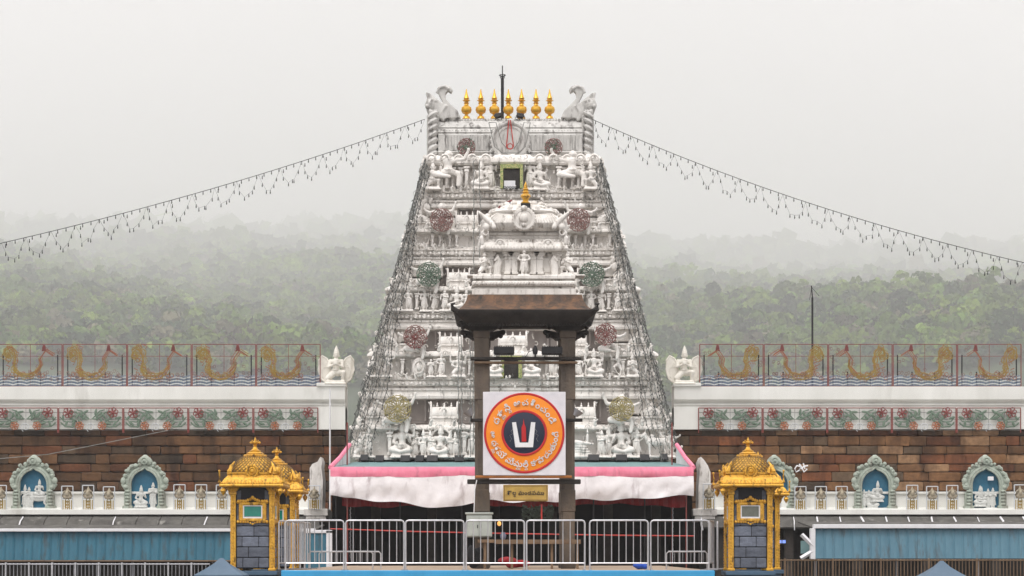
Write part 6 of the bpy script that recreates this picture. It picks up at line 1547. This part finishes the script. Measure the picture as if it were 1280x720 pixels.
a = MB(); D = 49.9; a.tube([(X(592.5, D), D, Z(641, D)), (X(593.5, D), D, Z(612, D)), (X(596, D), D, Z(600, D))], .012, 5); o = a.build('cable', whitep); tag(o, 'white cable dropping down the left pavilion pillar to the cabinet', 'cable')
D = 49.6; t = thing('counter', 'rough plank counter across the pavilion behind the barricades', 'counter', (X(660, D), D, PZT))
a = MB(); a.bbox(X(597, D), X(726, D), D, D + .45, Z(678.5, D), Z(674.5, D), .008); a.bbox(X(618, D), X(726, D), D - .02, D, Z(680, D), Z(676, D), .005); a.build('plank_top', wood, t)
for px in (606, 640, 690, 722): b = MB(); b.bbox(X(px, D) - .03, X(px, D) + .03, D + .1, D + .16, PZT, Z(678.5, D), .005); b.build('leg', wood, t)
D = 50.6; t = thing('hanging_lamp', 'small round orange lit lamp hanging above the counter', 'lamp', (X(628, D), D, Z(668, D)))
lampm = mat('lit_lamp', (.9, .5, .15), .5, emit=(1.0, .48, .12), estr=.9)
a = MB(); a.ball((X(624, D), D, Z(654.5, D)), (.05, .05, .06), 12); a.build('lamp_shade', lampm, t); a = MB(); a.tube([(X(624, D), D, Z(651, D)), (X(624, D), D, Z(632, D))], .008, 4); a.build('cord', iron, t)
D = 50.3; t = thing('enamel_pot', 'pale blue pot standing on the plank counter', 'pot', (X(629, D), D - .5, Z(674.5, 49.8)))
a = MB(); a.lathe([(.04, 0), (.07, .04), (.075, .10), (.05, .16), (.055, .18)], (X(629, 49.8), 49.8, Z(674.5, 49.8)), 14); a.build('pot_body', mat('pale_blue_enamel', (.16, .17, .24), .4), t)
def bundle(px, D, w, d, h, m, name, label, cat, z=PZT + .006):
    b = MB(); r_ = random.Random(px); x = X(px, D)
    for k in range(7): b.ball((x + r_.uniform(-w, w) * .5, D + r_.uniform(-d, d) * .5, z + h * .4 + r_.uniform(-.1, .3) * h), (w * r_.uniform(.3, .5), d * .5, h * r_.uniform(.3, .5)), 8)
    me_ = voxel(b, name, m, .03); o = bpy.data.objects.new(name, me_); COL.objects.link(o); tag(o, label, cat); zz_ = min(v.co.z for v in me_.vertices); o.location.z = z - zz_; return o
bundle(645, 50.6, .5, .4, .26, mat('red_bundle_cloth', (.45, .02, .03), .8), 'cloth_bundle', 'crumpled bright red cloth bundle on the platform under the counter', 'bundle')
bundle(800, 47.6, .22, .2, .16, mat('blue_bundle_cloth', (.02, .08, .45), .8), 'cloth_bundle', 'small blue cloth bundle on the platform behind the right barricades', 'bundle')
bundle(596, 50.0, .3, .25, .5, blackc, 'black_sack', 'black lumpy sack under the electric cabinet', 'sack')
# hanging plants and clutter behind the name plate
t = thing('hanging_garland', 'dark leafy garland hanging inside the pavilion behind the name plate', 'garland', (X(672, 51.5), 51.5, Z(650, 51.5)))
a = MB(); D = 51.5
for k in range(150):
    x, z = X(672 + rnd.uniform(-19, 19), D), Z(641 + rnd.uniform(-8, 9), D); a.M = Matrix.Translation((x, D + rnd.uniform(-.2, .2), z)) @ Matrix.Rotation(rnd.uniform(0, 3), 4, 'Y') @ Matrix.Rotation(rnd.uniform(-.6, .6), 4, 'X'); a.ball((0, 0, 0), (.07, .01, .022), 5)
a.M = Matrix.Identity(4); a.tube([(X(653, D), D, Z(632, D)), (X(672, D), D, Z(644, D)), (X(691, D), D, Z(632, D))], .03, 5)
a.build('leaves', mat('dark_leaves', (.05, .07, .05), .6, (.02, .03, .02), 10), t)
a = MB(); D = 50.0; a.tube([(X(677, D), D, Z(630, D)), (X(677, D), D, Z(652, D))], .02, 6); o = a.build('red_rod', redpaint); tag(o, 'short red rod hanging under the gold name plate', 'rod')
# blue door panel with white frame seen past the left kiosks
D = 59.5; t = thing('white_framed_door', 'blue door panel with white frame between the left kiosks and entrance', 'door', (X(395, D), D, 0))
a = MB(); a.box(X(382, D), X(410, D), D, D + .05, 0, Z(664, D)); a.build('blue_panel', bluepanel, t)
a = MB(); a.bbox(X(408, D), X(415, D), D - .05, D + .1, 0, Z(663, D), .01); a.bbox(X(380, D), X(415, D), D - .05, D + .1, Z(666.5, D), Z(662.5, D), .01); a.build('door_frame', whitep, t)
# tiny lit blue screen behind the right kiosk
D = 60.5; t = thing('display_screen', 'tiny lit blue display screen in the dark beside the right kiosk', 'screen', (X(977, D), D, Z(680, D)))
a = MB(); a.bbox(X(972, D), X(982.5, D), D, D + .06, Z(680, D), Z(674, D), .005); a.build('screen_body', iron, t)
scm = mat('lit_screen', (.1, .15, .5), .5, emit=(.25, .4, 1.0), estr=.8)
a = MB(); a.box(X(973, D), X(977, D), D - .008, D - .001, Z(679, D), Z(675.2, D)); a.box(X(978, D), X(982, D), D - .008, D - .001, Z(679, D), Z(675.2, D)); a.build('lit_panel', scm, t)
